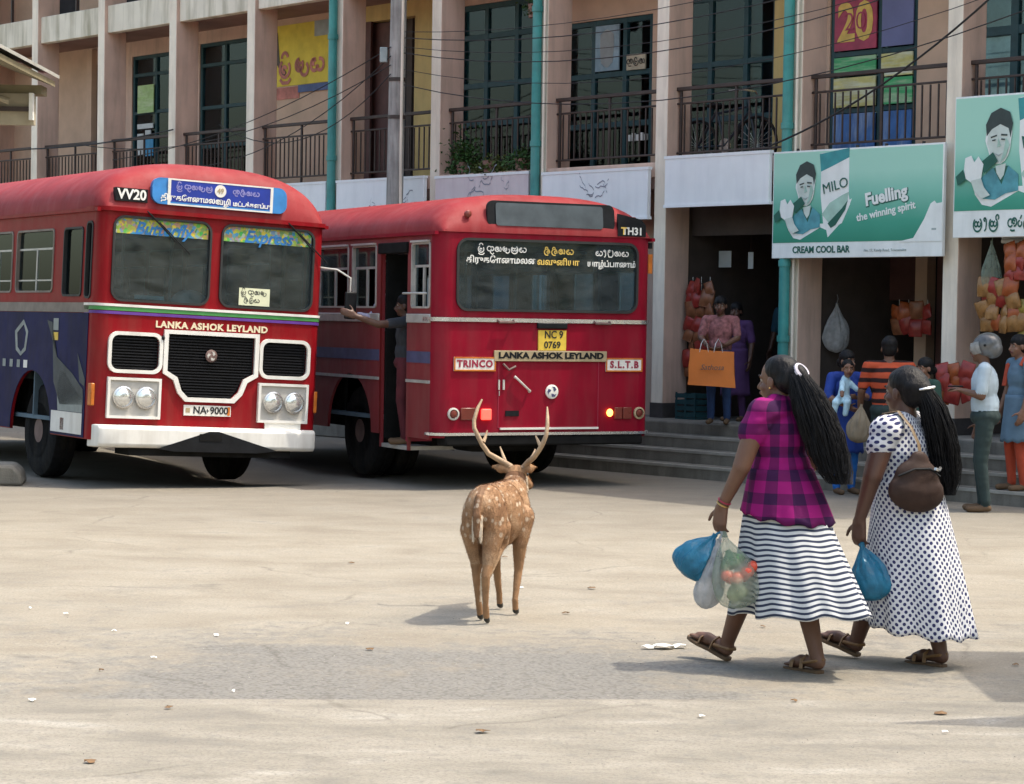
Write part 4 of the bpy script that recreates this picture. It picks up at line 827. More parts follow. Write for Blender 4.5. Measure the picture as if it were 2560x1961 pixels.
def head_prims(c, ry, s=1.0, tag_='skin', turn=0.0):
    """head centred at c facing local +y rotated by turn about z"""
    M = Matrix.Rotation(turn, 3, 'Z'); P = []; V = lambda x, y, z: tuple(Vector(c) + M @ Vector((x * s, y * s, z * s)))
    P.append(('e', V(0, -.008, .03), (.074 * s, .092 * s, .088 * s), M, tag_)); P.append(('e', V(0, .022, -.045), (.056 * s, .064 * s, .068 * s), M, tag_))
    P.append(('c', V(0, .05, -.095), .02 * s, V(0, .062, -.092), .02 * s, tag_)); P.append(('c', V(0, .082, .0), .010 * s, V(0, .102, -.034), .015 * s, tag_))
    for k in (-1, 1):
        P.append(('e', V(k * .076, -.006, -.015), (.010 * s, .019 * s, .032 * s), M, tag_)); P.append(('e', V(k * .034, .066, .018), (.022 * s, .014 * s, .012 * s), M, tag_)); P.append(('e', V(k * .04, .052, -.035), (.024 * s, .024 * s, .022 * s), M, tag_))
    P.append(('c', V(-.02, .084, -.062), .009 * s, V(.02, .084, -.062), .009 * s, 'lip' if tag_ == 'skin' else tag_))
    return P
def face_bits(c, parent, s=1.0, turn=0.0):
    M = Matrix.Rotation(turn, 3, 'Z'); V = lambda x, y, z: tuple(Vector(c) + M @ Vector((x * s, y * s, z * s)))
    for k in (-1, 1):
        e = MB().sphere(V(k * .031, .0665, .004), .011 * s, 10, 8).build('eye', m_eye, parent); MB().sphere(V(k * .031, .0745, .004), .0055 * s, 8, 6).build('iris', m_iris, e)
        MB().tube([V(k * .014, .085, .021), V(k * .032, .086, .026), V(k * .05, .076, .021)], .004 * s, 5).build('eyebrow', m_hair, parent)
def ring_loft(mb, rings, m=0): mb.loft(rings, m, caps=False)
def skirt(name, m, parent, zt, zb, n=96, k=26, cy=(0, -.05), cx=(0, 0), ax=(.16, .27), ay=(.15, .38), amp=.07, seed=0, hem=None, waves=(6, 11, 17), power=1.0, thick=True):
    rnd = random.Random(seed); ph = [rnd.uniform(0, 6.28) for _ in range(6)]; rings = []; mb = MB(); L = lambda a, b, t: a + (b - a) * t
    for i in range(k + 1):
        t = i / k; te = t ** power; ring = []
        for j in range(n):
            th = 2 * math.pi * j / n
            q_ = math.sin(waves[0] * th + ph[0] + .6 * t); q2 = math.sin(waves[1] * th + ph[1] + t + .8 * math.sin(th * 2 + ph[4]))
            f = 1 + amp * t ** 1.2 * (q_ * .8 - .5 * abs(q2) ** 1.5 + .45 * q2 + .3 * math.sin(waves[2] * th + ph[2] + 1.5 * t))
            z = L(zt, zb, t) + (hem(th) if hem else 0) * t * t + .010 * t * math.sin(waves[1] * th + ph[3])
            ring.append((L(*cx, t) + L(*ax, te) * f * math.cos(th), L(*cy, t) + L(*ay, te) * f * math.sin(th), z))
        rings.append(ring)
    mb.loft(rings, 0, caps=False)
    me = mb.mesh(name); uv = me.uv_layers.new(name='UVMap')
    for p in me.polygons:
        for li in p.loop_indices:
            v = me.loops[li].vertex_index; i, j = divmod(v, n); i2 = i
            u = j / n
            if u == 0 and any(me.loops[q].vertex_index % n == n - 1 for q in p.loop_indices): u = 1.0
            uv.data[li].uv = (u, i2 / k)
    me.polygons.foreach_set('use_smooth', [True] * len(me.polygons)); me.materials.append(m)
    o = bpy.data.objects.new(name, me); COL.objects.link(o); o.parent = parent
    if thick:
        so = o.modifiers.new('cloth', 'SOLIDIFY'); so.thickness = .004; so.offset = -1
    return o
def strands(mb, path, rad, n, seed, spread=1.0, r=.0045, end=.6, wave=.01):
    """locks of hair following a path with a tube of spread rad"""
    rnd = random.Random(seed); path = [Vector(p) for p in path]
    for _ in range(n):
        a = rnd.uniform(0, 6.28); q = math.sqrt(rnd.random()); stop = len(path) - (1 if rnd.random() < .35 else 0); pts = []; ph = rnd.uniform(0, 6.28)
        for i in range(stop):
            t = i / (len(path) - 1); rr = rad[i] * q * spread
            pts.append(path[i] + Vector((math.cos(a + t * .6) * rr, math.sin(a + t * .6) * rr, 0)) + Vector((math.sin(ph + i * 1.3), math.cos(ph + i * 1.1), 0)) * wave * (t + .2))
        if len(pts) > 2: mb.tube(pts, [r * (1 - (1 - end) * i / (len(pts) - 1)) for i in range(len(pts))], 4)
# ---------------------------------------------------------------- fabrics
def surf_uv(t, rad=.17, th0=0.0):
    """(arc length round the body, height) from object position"""
    co = coord(t); sp = t.nodes.new('ShaderNodeSeparateXYZ'); t.links.new(co, sp.inputs[0])
    x2 = math_n(t, 'ADD', math_n(t, 'MULTIPLY', sp.outputs[0], math.cos(th0)), math_n(t, 'MULTIPLY', sp.outputs[1], math.sin(th0)))
    y2 = math_n(t, 'SUBTRACT', math_n(t, 'MULTIPLY', sp.outputs[1], math.cos(th0)), math_n(t, 'MULTIPLY', sp.outputs[0], math.sin(th0)))
    return math_n(t, 'MULTIPLY', math_n(t, 'ARCTAN2', y2, x2), rad), sp.outputs[2]
def cloth_finish(t, b, c, rough=.85):
    f = noise_n(t, coord(t), 5, 4); c = mix(t, math_n(t, 'MULTIPLY', f, .25), c, (.02, .02, .03)); t.links.new(c, b.inputs['Base Color']); b.inputs['Roughness'].default_value = rough; b.inputs['Specular IOR Level'].default_value = .2
    bump(t, b, noise_n(t, coord(t), 220, 2), .12, .003)
def plaid_mat():
    m, t, b = nodes('magenta_plaid_cotton'); s, z = surf_uv(t, .19, R(227))
    def band(c, per, off):
        return math_n(t, 'GREATER_THAN', math_n(t, 'FRACT', math_n(t, 'ADD', math_n(t, 'DIVIDE', c, per), off)), .52)
    k = math_n(t, 'MULTIPLY', math_n(t, 'ADD', band(s, .125, .3), band(z, .112, .15)), .5)
    c = ramp(t, k, [(0, (.29, .005, .14)), (.5, (.13, .004, .08)), (1, (.035, .004, .045))]); cloth_finish(t, b, c); return m
def stripe_mat():
    m, t, b = nodes('navy_white_striped_jersey'); tc = t.nodes.new('ShaderNodeTexCoord'); sp = t.nodes.new('ShaderNodeSeparateXYZ'); t.links.new(tc.outputs['UV'], sp.inputs[0])
    w = noise_n(t, coord(t), 7, 2); v = math_n(t, 'ADD', sp.outputs[1], math_n(t, 'MULTIPLY', w, .012)); fr = math_n(t, 'FRACT', math_n(t, 'MULTIPLY', v, 24.0))
    c = ramp(t, fr, [(0, (.62, .63, .63)), (.50, (.62, .63, .63)), (.56, (.035, .045, .08)), (.94, (.035, .045, .08)), (1, (.62, .63, .63))]); cloth_finish(t, b, c); return m
def polka_nodes(t, s, z, d=.0265, r=.32):
    a = math_n(t, 'MULTIPLY', math_n(t, 'ADD', s, z), .7071 / d); b_ = math_n(t, 'MULTIPLY', math_n(t, 'SUBTRACT', s, z), .7071 / d)
    fa = math_n(t, 'SUBTRACT', math_n(t, 'FRACT', a), .5); fb = math_n(t, 'SUBTRACT', math_n(t, 'FRACT', b_), .5)
    l = math_n(t, 'SQRT', math_n(t, 'ADD', math_n(t, 'MULTIPLY', fa, fa), math_n(t, 'MULTIPLY', fb, fb)))
    return ramp(t, l, [(r - .02, (.035, .04, .12)), (r + .03, (.70, .70, .72))])
def polka_mat(uv=False, L_=.75, c0=1.0, c1=2.0):
    m, t, b = nodes('navy_polka_dot_cotton')
    if uv:
        tc = t.nodes.new('ShaderNodeTexCoord'); sp = t.nodes.new('ShaderNodeSeparateXYZ'); t.links.new(tc.outputs['UV'], sp.inputs[0])
        circ = math_n(t, 'MULTIPLY_ADD', sp.outputs[1], c1 - c0, False, c0); s = math_n(t, 'MULTIPLY', math_n(t, 'SUBTRACT', sp.outputs[0], .5), circ); z = math_n(t, 'MULTIPLY', sp.outputs[1], L_)
    else: s, z = surf_uv(t, .17, R(225))
    cloth_finish(t, b, polka_nodes(t, s, z)); return m
m_plaid, m_stripe, m_polka, m_polkau = plaid_mat(), stripe_mat(), polka_mat(), polka_mat(True)
def plastic(name, col, trans=.35, alpha=1.0, rough=.3):
    m = bpy.data.materials.new(name); m.use_nodes = True; t = m.node_tree; t.nodes.clear(); out = t.nodes.new('ShaderNodeOutputMaterial')
    d = t.nodes.new('ShaderNodeBsdfPrincipled'); tl = t.nodes.new('ShaderNodeBsdfTranslucent'); mx = t.nodes.new('ShaderNodeMixShader'); mx.inputs[0].default_value = trans
    f = noise_n(t, coord(t), 18, 5); c = ramp(t, f, [(.3, tuple(x * .6 for x in col)), (.7, col)]); t.links.new(c, d.inputs['Base Color']); t.links.new(c, tl.inputs[0]); d.inputs['Roughness'].default_value = rough
    bump(t, d, noise_n(t, coord(t, 'Object', (1, 1, .5)), 26, 4), .6, .02); t.links.new(d.outputs[0], mx.inputs[1]); t.links.new(tl.outputs[0], mx.inputs[2]); last = mx.outputs[0]
    if alpha < 1:
        tr = t.nodes.new('ShaderNodeBsdfTransparent'); m2 = t.nodes.new('ShaderNodeMixShader'); m2.inputs[0].default_value = alpha; t.links.new(tr.outputs[0], m2.inputs[1]); t.links.new(last, m2.inputs[2]); last = m2.outputs[0]
    t.links.new(last, out.inputs[0]); return m
m_bagb = plastic('thin_blue_plastic', (.03, .26, .44)); m_bagw = plastic('thin_white_plastic', (.66, .67, .68), .4, .8); m_bagc = plastic('clear_greenish_plastic', (.52, .62, .50), .5, .45); m_bago = mat('orange_shopper_fabric', (.68, .19, .03), .7, .08, 5, .1, 30)
m_bagr = plastic('red_snack_packets', (.55, .07, .04), .1)
def leg(hip, knee, ankle, r=(.082, .056, .036), tag_='skin'):
    k = Vector(knee); a = Vector(ankle); calf = k.lerp(a, .32) + Vector((0, -.022, 0))
    return [('c', hip, r[0], knee, r[1], tag_), ('c', knee, r[1] * .95, tuple(calf), r[1] * .98, tag_), ('c', tuple(calf), r[1] * .98, ankle, r[2], tag_)]
def foot(heel, toe, tag_='skin', ankle=None):
    h, t = Vector(heel), Vector(toe); P = [('c', tuple(h + Vector((0, 0, .03))), .032, tuple(h.lerp(t, .55) + Vector((0, 0, .035))), .028, tag_), ('c', tuple(h.lerp(t, .55) + Vector((0, 0, .03))), .034, tuple(h.lerp(t, .8) + Vector((0, 0, .016))), .026, tag_)]
    d = (t - h).normalized(); s = d.cross(Vector((0, 0, 1))).normalized()
    for i, k in enumerate((-.026, -.011, .002, .014, .025)): P.append(('c', tuple(h.lerp(t, .78) + s * k + Vector((0, 0, .014))), .0105, tuple(h.lerp(t, .99 - .03 * abs(i - .5)) + s * k * 1.05 + Vector((0, 0, .010))), .0085, tag_))
    if ankle: P.append(('c', ankle, .036, tuple(h + Vector((0, 0, .035))), .034, tag_))
    return P
def sandal(heel, toe, parent, m=None):
    h, t = Vector(heel), Vector(toe); d = (t - h); s = d.cross(Vector((0, 0, 1))).normalized(); n = s.cross(d).normalized(); e = empty('sandal', parent=parent); mb = MB(); rings = []
    for k, w, x in ((-.09, .018, 0), (-.04, .03, 0), (.15, .032, 0), (.45, .03, 0), (.72, .043, 0), (.92, .04, 0), (1.06, .024, 0), (1.1, .01, 0)):
        c = h + d * k - n * .004; rings.append([c - s * w, c + s * w, c + s * w - n * .018, c - s * w - n * .018])
    mb.loft(rings); mb.build('sole', m_sole, e, bev=.004)
    for k, hh in ((.70, .042), (.38, .062)):
        c = h + d * k; MB().tube([c - s * .044, c - s * .036 + n * hh * .7, c + n * hh, c + s * .036 + n * hh * .7, c + s * .044], .011, 6, flat=.45).build('strap', m or m_sandal, e)
    c = h + d * .05; MB().tube([c + d * .28 - s * .04 + n * .03, c - d * .1 - s * .03 + n * .045, c - d * .18 + n * .05, c - d * .1 + s * .03 + n * .045, c + d * .28 + s * .04 + n * .03], .008, 6).build('heel_strap', m or m_sandal, e)
    return e
def bangle(parent, p, d, r, m, name='bangle'):
    d = Vector(d).normalized(); a = d.cross(Vector((0, 1, .3))).normalized(); b = d.cross(a)
    return MB().tube([Vector(p) + (a * math.cos(2 * math.pi * i / 16) + b * math.sin(2 * math.pi * i / 16)) * r for i in range(17)], .004, 5).build(name, m, parent)
# ---------------------------------------------------------------- woman in plaid blouse and striped skirt
w1 = empty('person', (1.33, 11.0, gh(1.33, 11.0)), R(43), 'woman in magenta plaid blouse and striped skirt walking with three plastic bags', 'woman')
hc = (0, .035, 1.42)
wL, eL, sL = (-.265, .15, .80), (-.245, .045, 1.0), (-.165, .0, 1.265)
P = head_prims(hc, 0, 1.0, 'skin', R(8)) + [('c', (0, .0, 1.25), .056, (0, .02, 1.36), .05, 'skin'), ('c', (-.13, 0, 1.25), .06, (.13, 0, 1.25), .06, 'skin'), ('e', (0, .01, 1.12), (.15, .105, .16), None, 'skin'), ('e', (0, 0, .92), (.15, .12, .14), None, 'skin'), ('e', (0, -.01, .80), (.165, .14, .12), None, 'skin')]
P += [('c', sL, .058, eL, .045, 'skin'), ('c', eL, .043, wL, .027, 'skin'), ('c', (.165, 0, 1.265), .058, (.215, 0, 1.0), .045, 'skin'), ('c', (.215, 0, 1.0), .043, (.19, .16, .84), .027, 'skin')]
P += leg((-.085, 0, .78), (-.07, .17, .43), (-.05, .285, .105)) + leg((.085, 0, .78), (.075, -.05, .42), (.055, -.2, .09))
P += foot((-.05, .285, .035), (-.085, .49, .115), ankle=(-.05, .285, .105)) + foot((.055, -.215, .018), (.075, -.005, .012), ankle=(.055, -.2, .09))
P += hand(wL, (-.05, .12, -1), (1, -.2, 0), (-.1, 1, -.25), 1.0, .75) + hand((.19, .16, .84), (0, .3, -1), (-1, 0, 0), (0, 1, 0), 1.0, .5)
body('body', P, {'skin': m_skinw, 'lip': m_lip}, w1, .0062, 5); face_bits(hc, w1, 1.0, R(8))
B = [('e', (0, .01, 1.13), (.168, .122, .175), None, 'c'), ('c', (-.125, 0, 1.265), .072, (.125, 0, 1.265), .072, 'c'), ('c', (-.06, 0, 1.31), .05, (.06, 0, 1.31), .05, 'c'), ('e', (0, 0, .96), (.172, .14, .17), None, 'c'), ('e', (0, -.015, .86), (.20, .175, .13), None, 'c'),
     ('c', (-.155, .0, 1.265), .074, (-.19, .025, 1.17), .074, 'c'), ('c', (.155, 0, 1.265), .074, (.19, 0, 1.17), .074, 'c')]
bl = body('blouse', B, {'c': m_plaid}, w1, .008, 8, .006)
skirt('blouse_hem', m_plaid, w1, .99, .755, 80, 10, (0, -.045), (0, 0), (.172, .218), (.14, .235), .03, 4, hem=lambda th: .03 * math.sin(th))
skirt('skirt', m_stripe, w1, .90, .285, 128, 34, (0, -.14), (0, .01), (.165, .265), (.15, .385), .078, 11, hem=lambda th: -.02 * math.sin(th) + .0 * math.cos(th), waves=(5, 9, 15), power=.9)
for e_, h_, t_ in ((0, (-.05, .285, .035), (-.085, .49, .115)), (1, (.055, -.215, .018), (.075, -.005, .012))): sandal(h_, t_, w1)
Hh = [('e', (0, .008, 1.467), (.083, .101, .083), None, 'h'), ('e', (0, -.035, 1.44), (.078, .075, .085), None, 'h'), ('c', (0, -.085, 1.46), .05, (.01, -.125, 1.39), .052, 'h')]
path = [(0, -.09, 1.455), (.015, -.135, 1.37), (.035, -.175, 1.27), (.055, -.21, 1.17), (.07, -.24, 1.07), (.085, -.265, .985)]
for a, b, r0, r1 in zip(path[1:4], path[2:5], (.045, .045, .035), (.045, .035, .015)): Hh.append(('c', a, r0, b, r1, 'h'))
hr = body('hair', Hh, {'h': m_hair}, w1, .008, 4, .006)
mb = MB(); strands(mb, path + [(.095, -.29, .93)], [.045, .07, .085, .09, .085, .07, .05], 900, 3, 1.1, .0022, .35, .034)
mb.build('loose_hair', m_hair, w1, kind='stuff')
MB().tube([(.034 * math.cos(a) + .004, -.112 + .020 * math.sin(a), 1.47 + .028 * math.sin(a)) for a in [2 * math.pi * i / 16 for i in range(17)]], .013, 7).build('hair_band', mat('white_scrunchie', (.62, .58, .66), .7, .3, 14), w1)
m_bang = mat('bangle_gold', (.55, .35, .12), .35, .1, 9, metal=.8)
bangle(w1, (-.264, .143, .815), Vector(wL) - Vector(eL), .031, m_bang); bangle(w1, (-.262, .135, .83), Vector(wL) - Vector(eL), .032, m_redl); MB().sphere((-.086, .01, 1.385), .006, 8, 6).build('earring', m_bang, w1)
# ---------------------------------------------------------------- woman in polka dot dress
w2 = empty('person', (1.99, 11.25, gh(1.99, 11.25)), R(45), 'woman in white dress with navy polka dots walking with a blue bag and brown handbag', 'woman')
hc = (0, .03, 1.372); wL, eL, sL = (-.245, .105, .725), (-.245, .03, .95), (-.17, 0, 1.195)
P = head_prims(hc, 0, 1.0, 'skin', R(0)) + [('c', (0, .0, 1.19), .058, (0, .018, 1.31), .052, 'skin'), ('c', (-.13, 0, 1.185), .06, (.13, 0, 1.185), .06, 'skin'), ('e', (0, .01, 1.05), (.155, .11, .16), None, 'skin'), ('e', (0, 0, .86), (.16, .13, .15), None, 'skin'), ('e', (0, -.02, .76), (.175, .16, .12), None, 'skin')]
P += [('c', sL, .064, eL, .05, 'skin'), ('c', eL, .047, wL, .029, 'skin'), ('c', (.17, 0, 1.195), .064, (.225, 0, .95), .05, 'skin'), ('c', (.225, 0, .95), .046, (.2, .13, .78), .028, 'skin')]
P += leg((-.085, 0, .74), (-.07, .16, .41), (-.05, .245, .10), (.085, .058, .038)) + leg((.085, 0, .74), (.075, -.05, .40), (.055, -.185, .09), (.085, .058, .038))
P += foot((-.05, .245, .035), (-.075, .45, .10), ankle=(-.05, .245, .10)) + foot((.055, -.2, .018), (.075, .01, .012), ankle=(.055, -.185, .09))
P += hand(wL, (0, .02, -1), (1, -.2, 0), (-.1, 1, -.2), 1.0, .85) + hand((.2, .13, .78), (0, .3, -1), (-1, 0, 0), (0, 1, 0), 1.0, .5)
body('body', P, {'skin': m_skind, 'lip': m_lip}, w2, .0062, 5); face_bits(hc, w2)
B = [('e', (0, .01, 1.06), (.178, .13, .18), None, 'c'), ('c', (-.13, 0, 1.19), .072, (.13, 0, 1.19), .072, 'c'), ('c', (-.07, 0, 1.225), .05, (.07, 0, 1.225), .05, 'c'), ('e', (0, -.01, .90), (.175, .145, .17), None, 'c'),
     ('e', (-.178, .005, 1.175), (.078, .085, .085), None, 'c'), ('c', (-.17, .0, 1.17), .07, (-.205, .02, 1.10), .07, 'c'), ('e', (.178, .0, 1.175), (.078, .085, .085), None, 'c'), ('c', (.17, 0, 1.17), .07, (.205, 0, 1.10), .07, 'c')]
body('bodice', B, {'c': m_polka}, w2, .008, 7, .005)
dk = skirt('dress_skirt', m_polkau, w2, .93, .185, 128, 34, (-.01, -.075), (0, .015), (.172, .240), (.145, .295), .066, 21, hem=lambda th: .03 * math.sin(th) - .0, waves=(6, 10, 16), power=.85)
for v in dk.data.uv_layers[0].data: v.uv[0] = (v.uv[0] - 225 / 360 + .5) % 1.0
for h_, t_ in (((-.05, .245, .035), (-.075, .45, .10)), ((.055, -.2, .018), (.075, .01, .012))): sandal(h_, t_, w2, m_sandal)
Hh = [('e', (0, .006, 1.42), (.084, .102, .085), None, 'h'), ('e', (0, -.04, 1.385), (.08, .08, .095), None, 'h'), ('c', (0, -.09, 1.38), .05, (.03, -.125, 1.3), .05, 'h')]
path = [(0, -.09, 1.40), (.03, -.13, 1.30), (.055, -.15, 1.20), (.075, -.165, 1.10), (.085, -.175, 1.0), (.095, -.18, .92)]
for a, b, r0, r1 in zip(path[1:4], path[2:5], (.045, .042, .034), (.042, .034, .015)): Hh.append(('c', a, r0, b, r1, 'h'))
body('hair', Hh, {'h': m_hair}, w2, .008, 4, .006)
mb = MB(); strands(mb, path + [(.1, -.185, .86)], [.035, .06, .07, .072, .065, .05, .03], 600, 5, 1.1, .0022, .35, .022); mb.build('loose_hair', m_hair, w2, kind='stuff')
MB().tube([(-.055, -.105, 1.385), (-.03, -.135, 1.392), (.01, -.142, 1.398), (.045, -.128, 1.40)], [.005, .008, .008, .005], 6).build('hair_clip', m_chrome, w2)
# shoulder bag
m_hbag = mat('brown_leather', (.036, .019, .014), .6, .2, 10, .15, 40, spec=.25)
hb = empty('handbag', (1.99, 11.25, gh(1.99, 11.25)), R(45), 'dark brown leather shoulder bag on the polka dot dress woman', 'handbag')
Bm = Matrix.Rotation(R(-30), 3, 'Z'); Bb = [('e', (-.15, -.165, .885), (.155, .052, .105), Bm @ Matrix.Rotation(R(8), 3, 'Y'), 'b'), ('e', (-.15, -.165, .95), (.125, .045, .10), Bm, 'b'), ('e', (-.14, -.17, 1.02), (.06, .028, .07), Bm, 'b')]
body('bag_body', Bb, {'b': m_hbag}, hb, .009, 10, .003)
MB().tube([(-.26, -.135, .965), (-.20, -.19, 1.0), (-.12, -.225, 1.0), (-.05, -.235, .96)], .006, 6).build('zip', m_black, hb)
MB().tube([(-.13, -.175, 1.05), (-.13, -.16, 1.12), (-.125, -.11, 1.2), (-.12, -.03, 1.275), (-.12, .06, 1.26), (-.13, .14, 1.15)], .014, 6, flat=.35).build('strap', mat('olive_strap', (.13, .085, .04), .6, .2, 9), hb)
MB().tube([(-.02, -.215, 1.0), (-.06, -.235, .99), (-.1, -.24, 1.0)], .008, 6).build('buckle', m_chrome, hb)
# ---------------------------------------------------------------- carrier bags
def bag(name, label, m, parent_loc, neck, bottom, r, flat=.6, seed=0, top=.012, handles=((0, 0, 0),), cat='bag', tilt=None, group=None, blunt=.8):
    o = empty(name, parent_loc, 0, label, cat, group); neck, bottom = Vector(neck) - Vector(parent_loc), Vector(bottom) - Vector(parent_loc); ax = bottom - neck; L_ = ax.length; ax.normalize()
    s = ax.cross(Vector((0, 1, 0))).normalized(); d = ax.cross(s); mb = MB(); rings = []; n = 64
    for i in range(29):
        t = i / 28; prof = max(top / r, (math.sin(min(1, t / .72) * math.pi / 2) ** 1.15) if t < .72 else math.sqrt(max(.0, 1 - ((t - .72) / .28) ** 2.4) * blunt + (1 - blunt) * (1 - (t - .72) / .28)))
        prof = max(prof, .06); ring = []
        for j in range(n):
            a = 2 * math.pi * j / n; f = 1 + .16 * noise.noise((math.cos(a) * 1.7 + seed, math.sin(a) * 1.7, t * 2.5)) + .12 * noise.noise((math.cos(a) * 4.5, math.sin(a) * 4.5 + seed, t * 3)) + .05 * noise.noise((math.cos(a) * 11 + seed, math.sin(a) * 11, t * 7)) + .15 * (1 - t) ** 1.2 * math.sin(9 * a + seed + 2 * t)
            ring.append(neck + ax * (L_ * t) + (s * math.cos(a) + d * math.sin(a) * flat) * (r * prof * f))
        rings.append(ring)
    mb.loft(rings); mb.build('bag_body', m, o)
    for h in handles:
        h = Vector(h) - Vector(parent_loc); mb = MB().tube([neck + ax * .01, neck.lerp(h, .5) + s * .012, h], [.012, .009, .008], 6, flat=.4); mb.build('handle', m, o)
    return o
def wl(e, p): return e.matrix_basis @ Vector(p)     # local to world for a root empty
bpy.context.view_layer.update()
g1 = wl(w1, (-.258, .165, .695)); g2 = wl(w2, (-.235, .115, .625))
gl1 = tuple(g1)
bag('carrier_bag', 'knotted blue plastic bag swinging out from the plaid blouse woman', m_bagb, gl1, g1 + Vector((-.02, .0, -.03)), g1 + Vector((-.17, -.02, -.235)), .105, .7, 1, handles=(g1, g1 + Vector((.01, .02, .02))))
bag('carrier_bag', 'thin white plastic bag hanging between the blue and tomato bags', m_bagw, gl1, g1 + Vector((-.005, -.03, -.05)), g1 + Vector((-.075, -.05, -.39)), .068, .7, 4, handles=(g1,))
bag('carrier_bag', 'clear plastic bag of tomatoes carried by the plaid blouse woman', m_bagc, gl1, g1 + Vector((.02, -.03, -.03)), g1 + Vector((.105, -.15, -.37)), .118, .62, 7, handles=(g1, g1 + Vector((.0, .015, .02))))
m_tom = mat('tomato_skin', (.60, .07, .03), .3, .15, 9); rnd = random.Random(4)
for i, (x, y, z) in enumerate(((.03, -.075, -.22), (.075, -.085, -.225), (.125, -.07, -.20), (.155, -.05, -.175), (.05, -.04, -.235), (.105, -.035, -.225))):
    t_ = MB().sphere((0, 0, 0), (.034, .034, .029), 12, 8).build('tomato', m_tom, None, label='red tomato inside the clear plastic bag', cat='tomato', group='tomatoes in the clear bag'); t_.location = g1 + Vector((x, y - .055, z))
lf = bag('vegetable_bundle', 'green leafy bundle wrapped inside the clear plastic bag', plastic('leaf_green_wrap', (.18, .36, .16), .3), gl1, g1 + Vector((.03, -.075, -.10)), g1 + Vector((.07, -.10, -.185)), .058, .55, 2, cat='vegetables', handles=())
bag('vegetable_bundle', 'pale bean packet at the bottom of the clear plastic bag', plastic('pale_bean_green', (.42, .46, .24), .3), gl1, g1 + Vector((.06, -.115, -.24)), g1 + Vector((.09, -.13, -.335)), .05, .55, 5, cat='vegetables', handles=())
bag('carrier_bag', 'crumpled blue plastic bag held by the polka dot dress woman', m_bagb, tuple(g2), g2 + Vector((.01, -.03, -.01)), g2 + Vector((.085, -.10, -.285)), .10, .7, 9, handles=(g2, g2 + Vector((.01, .02, .03))), blunt=1.0)
# ---------------------------------------------------------------- spotted deer
def coat_mat():
    m, t, b = nodes('spotted_deer_coat'); co = coord(t); sp = t.nodes.new('ShaderNodeSeparateXYZ'); t.links.new(co, sp.inputs[0])
    n = noise_n(t, co, 7, 4); hairn = noise_n(t, coord(t, 'Object', (30, 9, 30)), 5, 4)
    base = ramp(t, n, [(.3, (.17, .085, .04)), (.5, (.32, .18, .092)), (.75, (.52, .35, .215))])
    low = ramp(t, math_n(t, 'MULTIPLY', sp.outputs[2], 1.0), [(.30, (.7, .7, .7)), (.44, (0, 0, 0))]); base = mix(t, low, base, (.42, .30, .19))
    dorsal = math_n(t, 'LESS_THAN', math_n(t, 'ABSOLUTE', sp.outputs[0]), .022); base = mix(t, math_n(t, 'MULTIPLY', dorsal, .55), base, (.12, .055, .03))
    v = t.nodes.new('ShaderNodeTexVoronoi'); v.inputs['Scale'].default_value = 27; v.inputs['Randomness'].default_value = .75; t.links.new(coord(t, 'Object', (1.0, .60, .7)), v.inputs['Vector'])
    spot = ramp(t, v.outputs['Distance'], [(.19, (1, 1, 1)), (.33, (0, 0, 0))]); hi = ramp(t, sp.outputs[2], [(.44, (0, 0, 0)), (.50, (1, 1, 1))])
    k = math_n(t, 'MULTIPLY', math_n(t, 'MULTIPLY', spot, hi), .66); c = mix(t, k, base, (.66, .56, .43)); c = mix(t, math_n(t, 'MULTIPLY', ramp(t, hairn, [(.4, (0, 0, 0)), (.65, (1, 1, 1))]), .45), c, (.12, .055, .025))
    t.links.new(c, b.inputs['Base Color']); b.inputs['Roughness'].default_value = .75; b.inputs['Specular IOR Level'].default_value = .25; bump(t, b, hairn, .35, .006); return m
m_coat = coat_mat(); m_dleg = mat('deer_leg_hair', (.29, .165, .085), .75, .2, 9, .2, 60, spec=.2); m_dpale = mat('deer_pale_hair', (.56, .47, .36), .8, .12, 9, .2, 60, spec=.2); m_ddark = mat('deer_dark_hair', (.14, .07, .035), .8, .2, 9, .2, 60, spec=.2)
m_hoof = mat('dark_hoof', (.02, .018, .016), .5, .2, 9); m_antl = mat('antler_bone', (.36, .25, .15), .6, .25, 14, .4, 70, stain=(.16, .09, .05), samt=.7)
dr = empty('deer', (-.145, 12.5, gh(-.145, 12.5)), R(-16), 'spotted stag with tall antlers standing in the yard facing the departing bus', 'deer')
P = [('e', (0, .02, .64), (.110, .15, .135), None, 'coat'), ('e', (0, .16, .625), (.114, .2, .15), None, 'coat'), ('e', (0, .33, .585), (.130, .2, .19), None, 'coat'), ('e', (0, .50, .585), (.122, .16, .19), None, 'coat'), ('c', (0, .05, .70), .07, (0, .52, .705), .07, 'coat'),
     ('c', (0, .53, .65), .105, (-.012, .64, .715), .078, 'coat'), ('c', (-.012, .64, .715), .078, (-.025, .72, .77), .06, 'ddark'), ('c', (-.01, .66, .66), .05, (.01, .74, .70), .04, 'pale')]
hd_ = Vector((-.025, .735, .785)); fd = Vector((.12, .93, -.36)).normalized()
P += [('e', tuple(hd_), (.058, .075, .058), None, 'head'), ('c', tuple(hd_), .055, tuple(hd_ + fd * .10), .043, 'head'), ('c', tuple(hd_ + fd * .10), .042, tuple(hd_ + fd * .19), .028, 'head'), ('c', tuple(hd_ + fd * .19), .028, tuple(hd_ + fd * .215), .024, 'ddark'), ('c', tuple(hd_ + Vector((.035, .02, -.03))), .03, tuple(hd_ + fd * .1 + Vector((.01, 0, -.03))), .026, 'pale')]
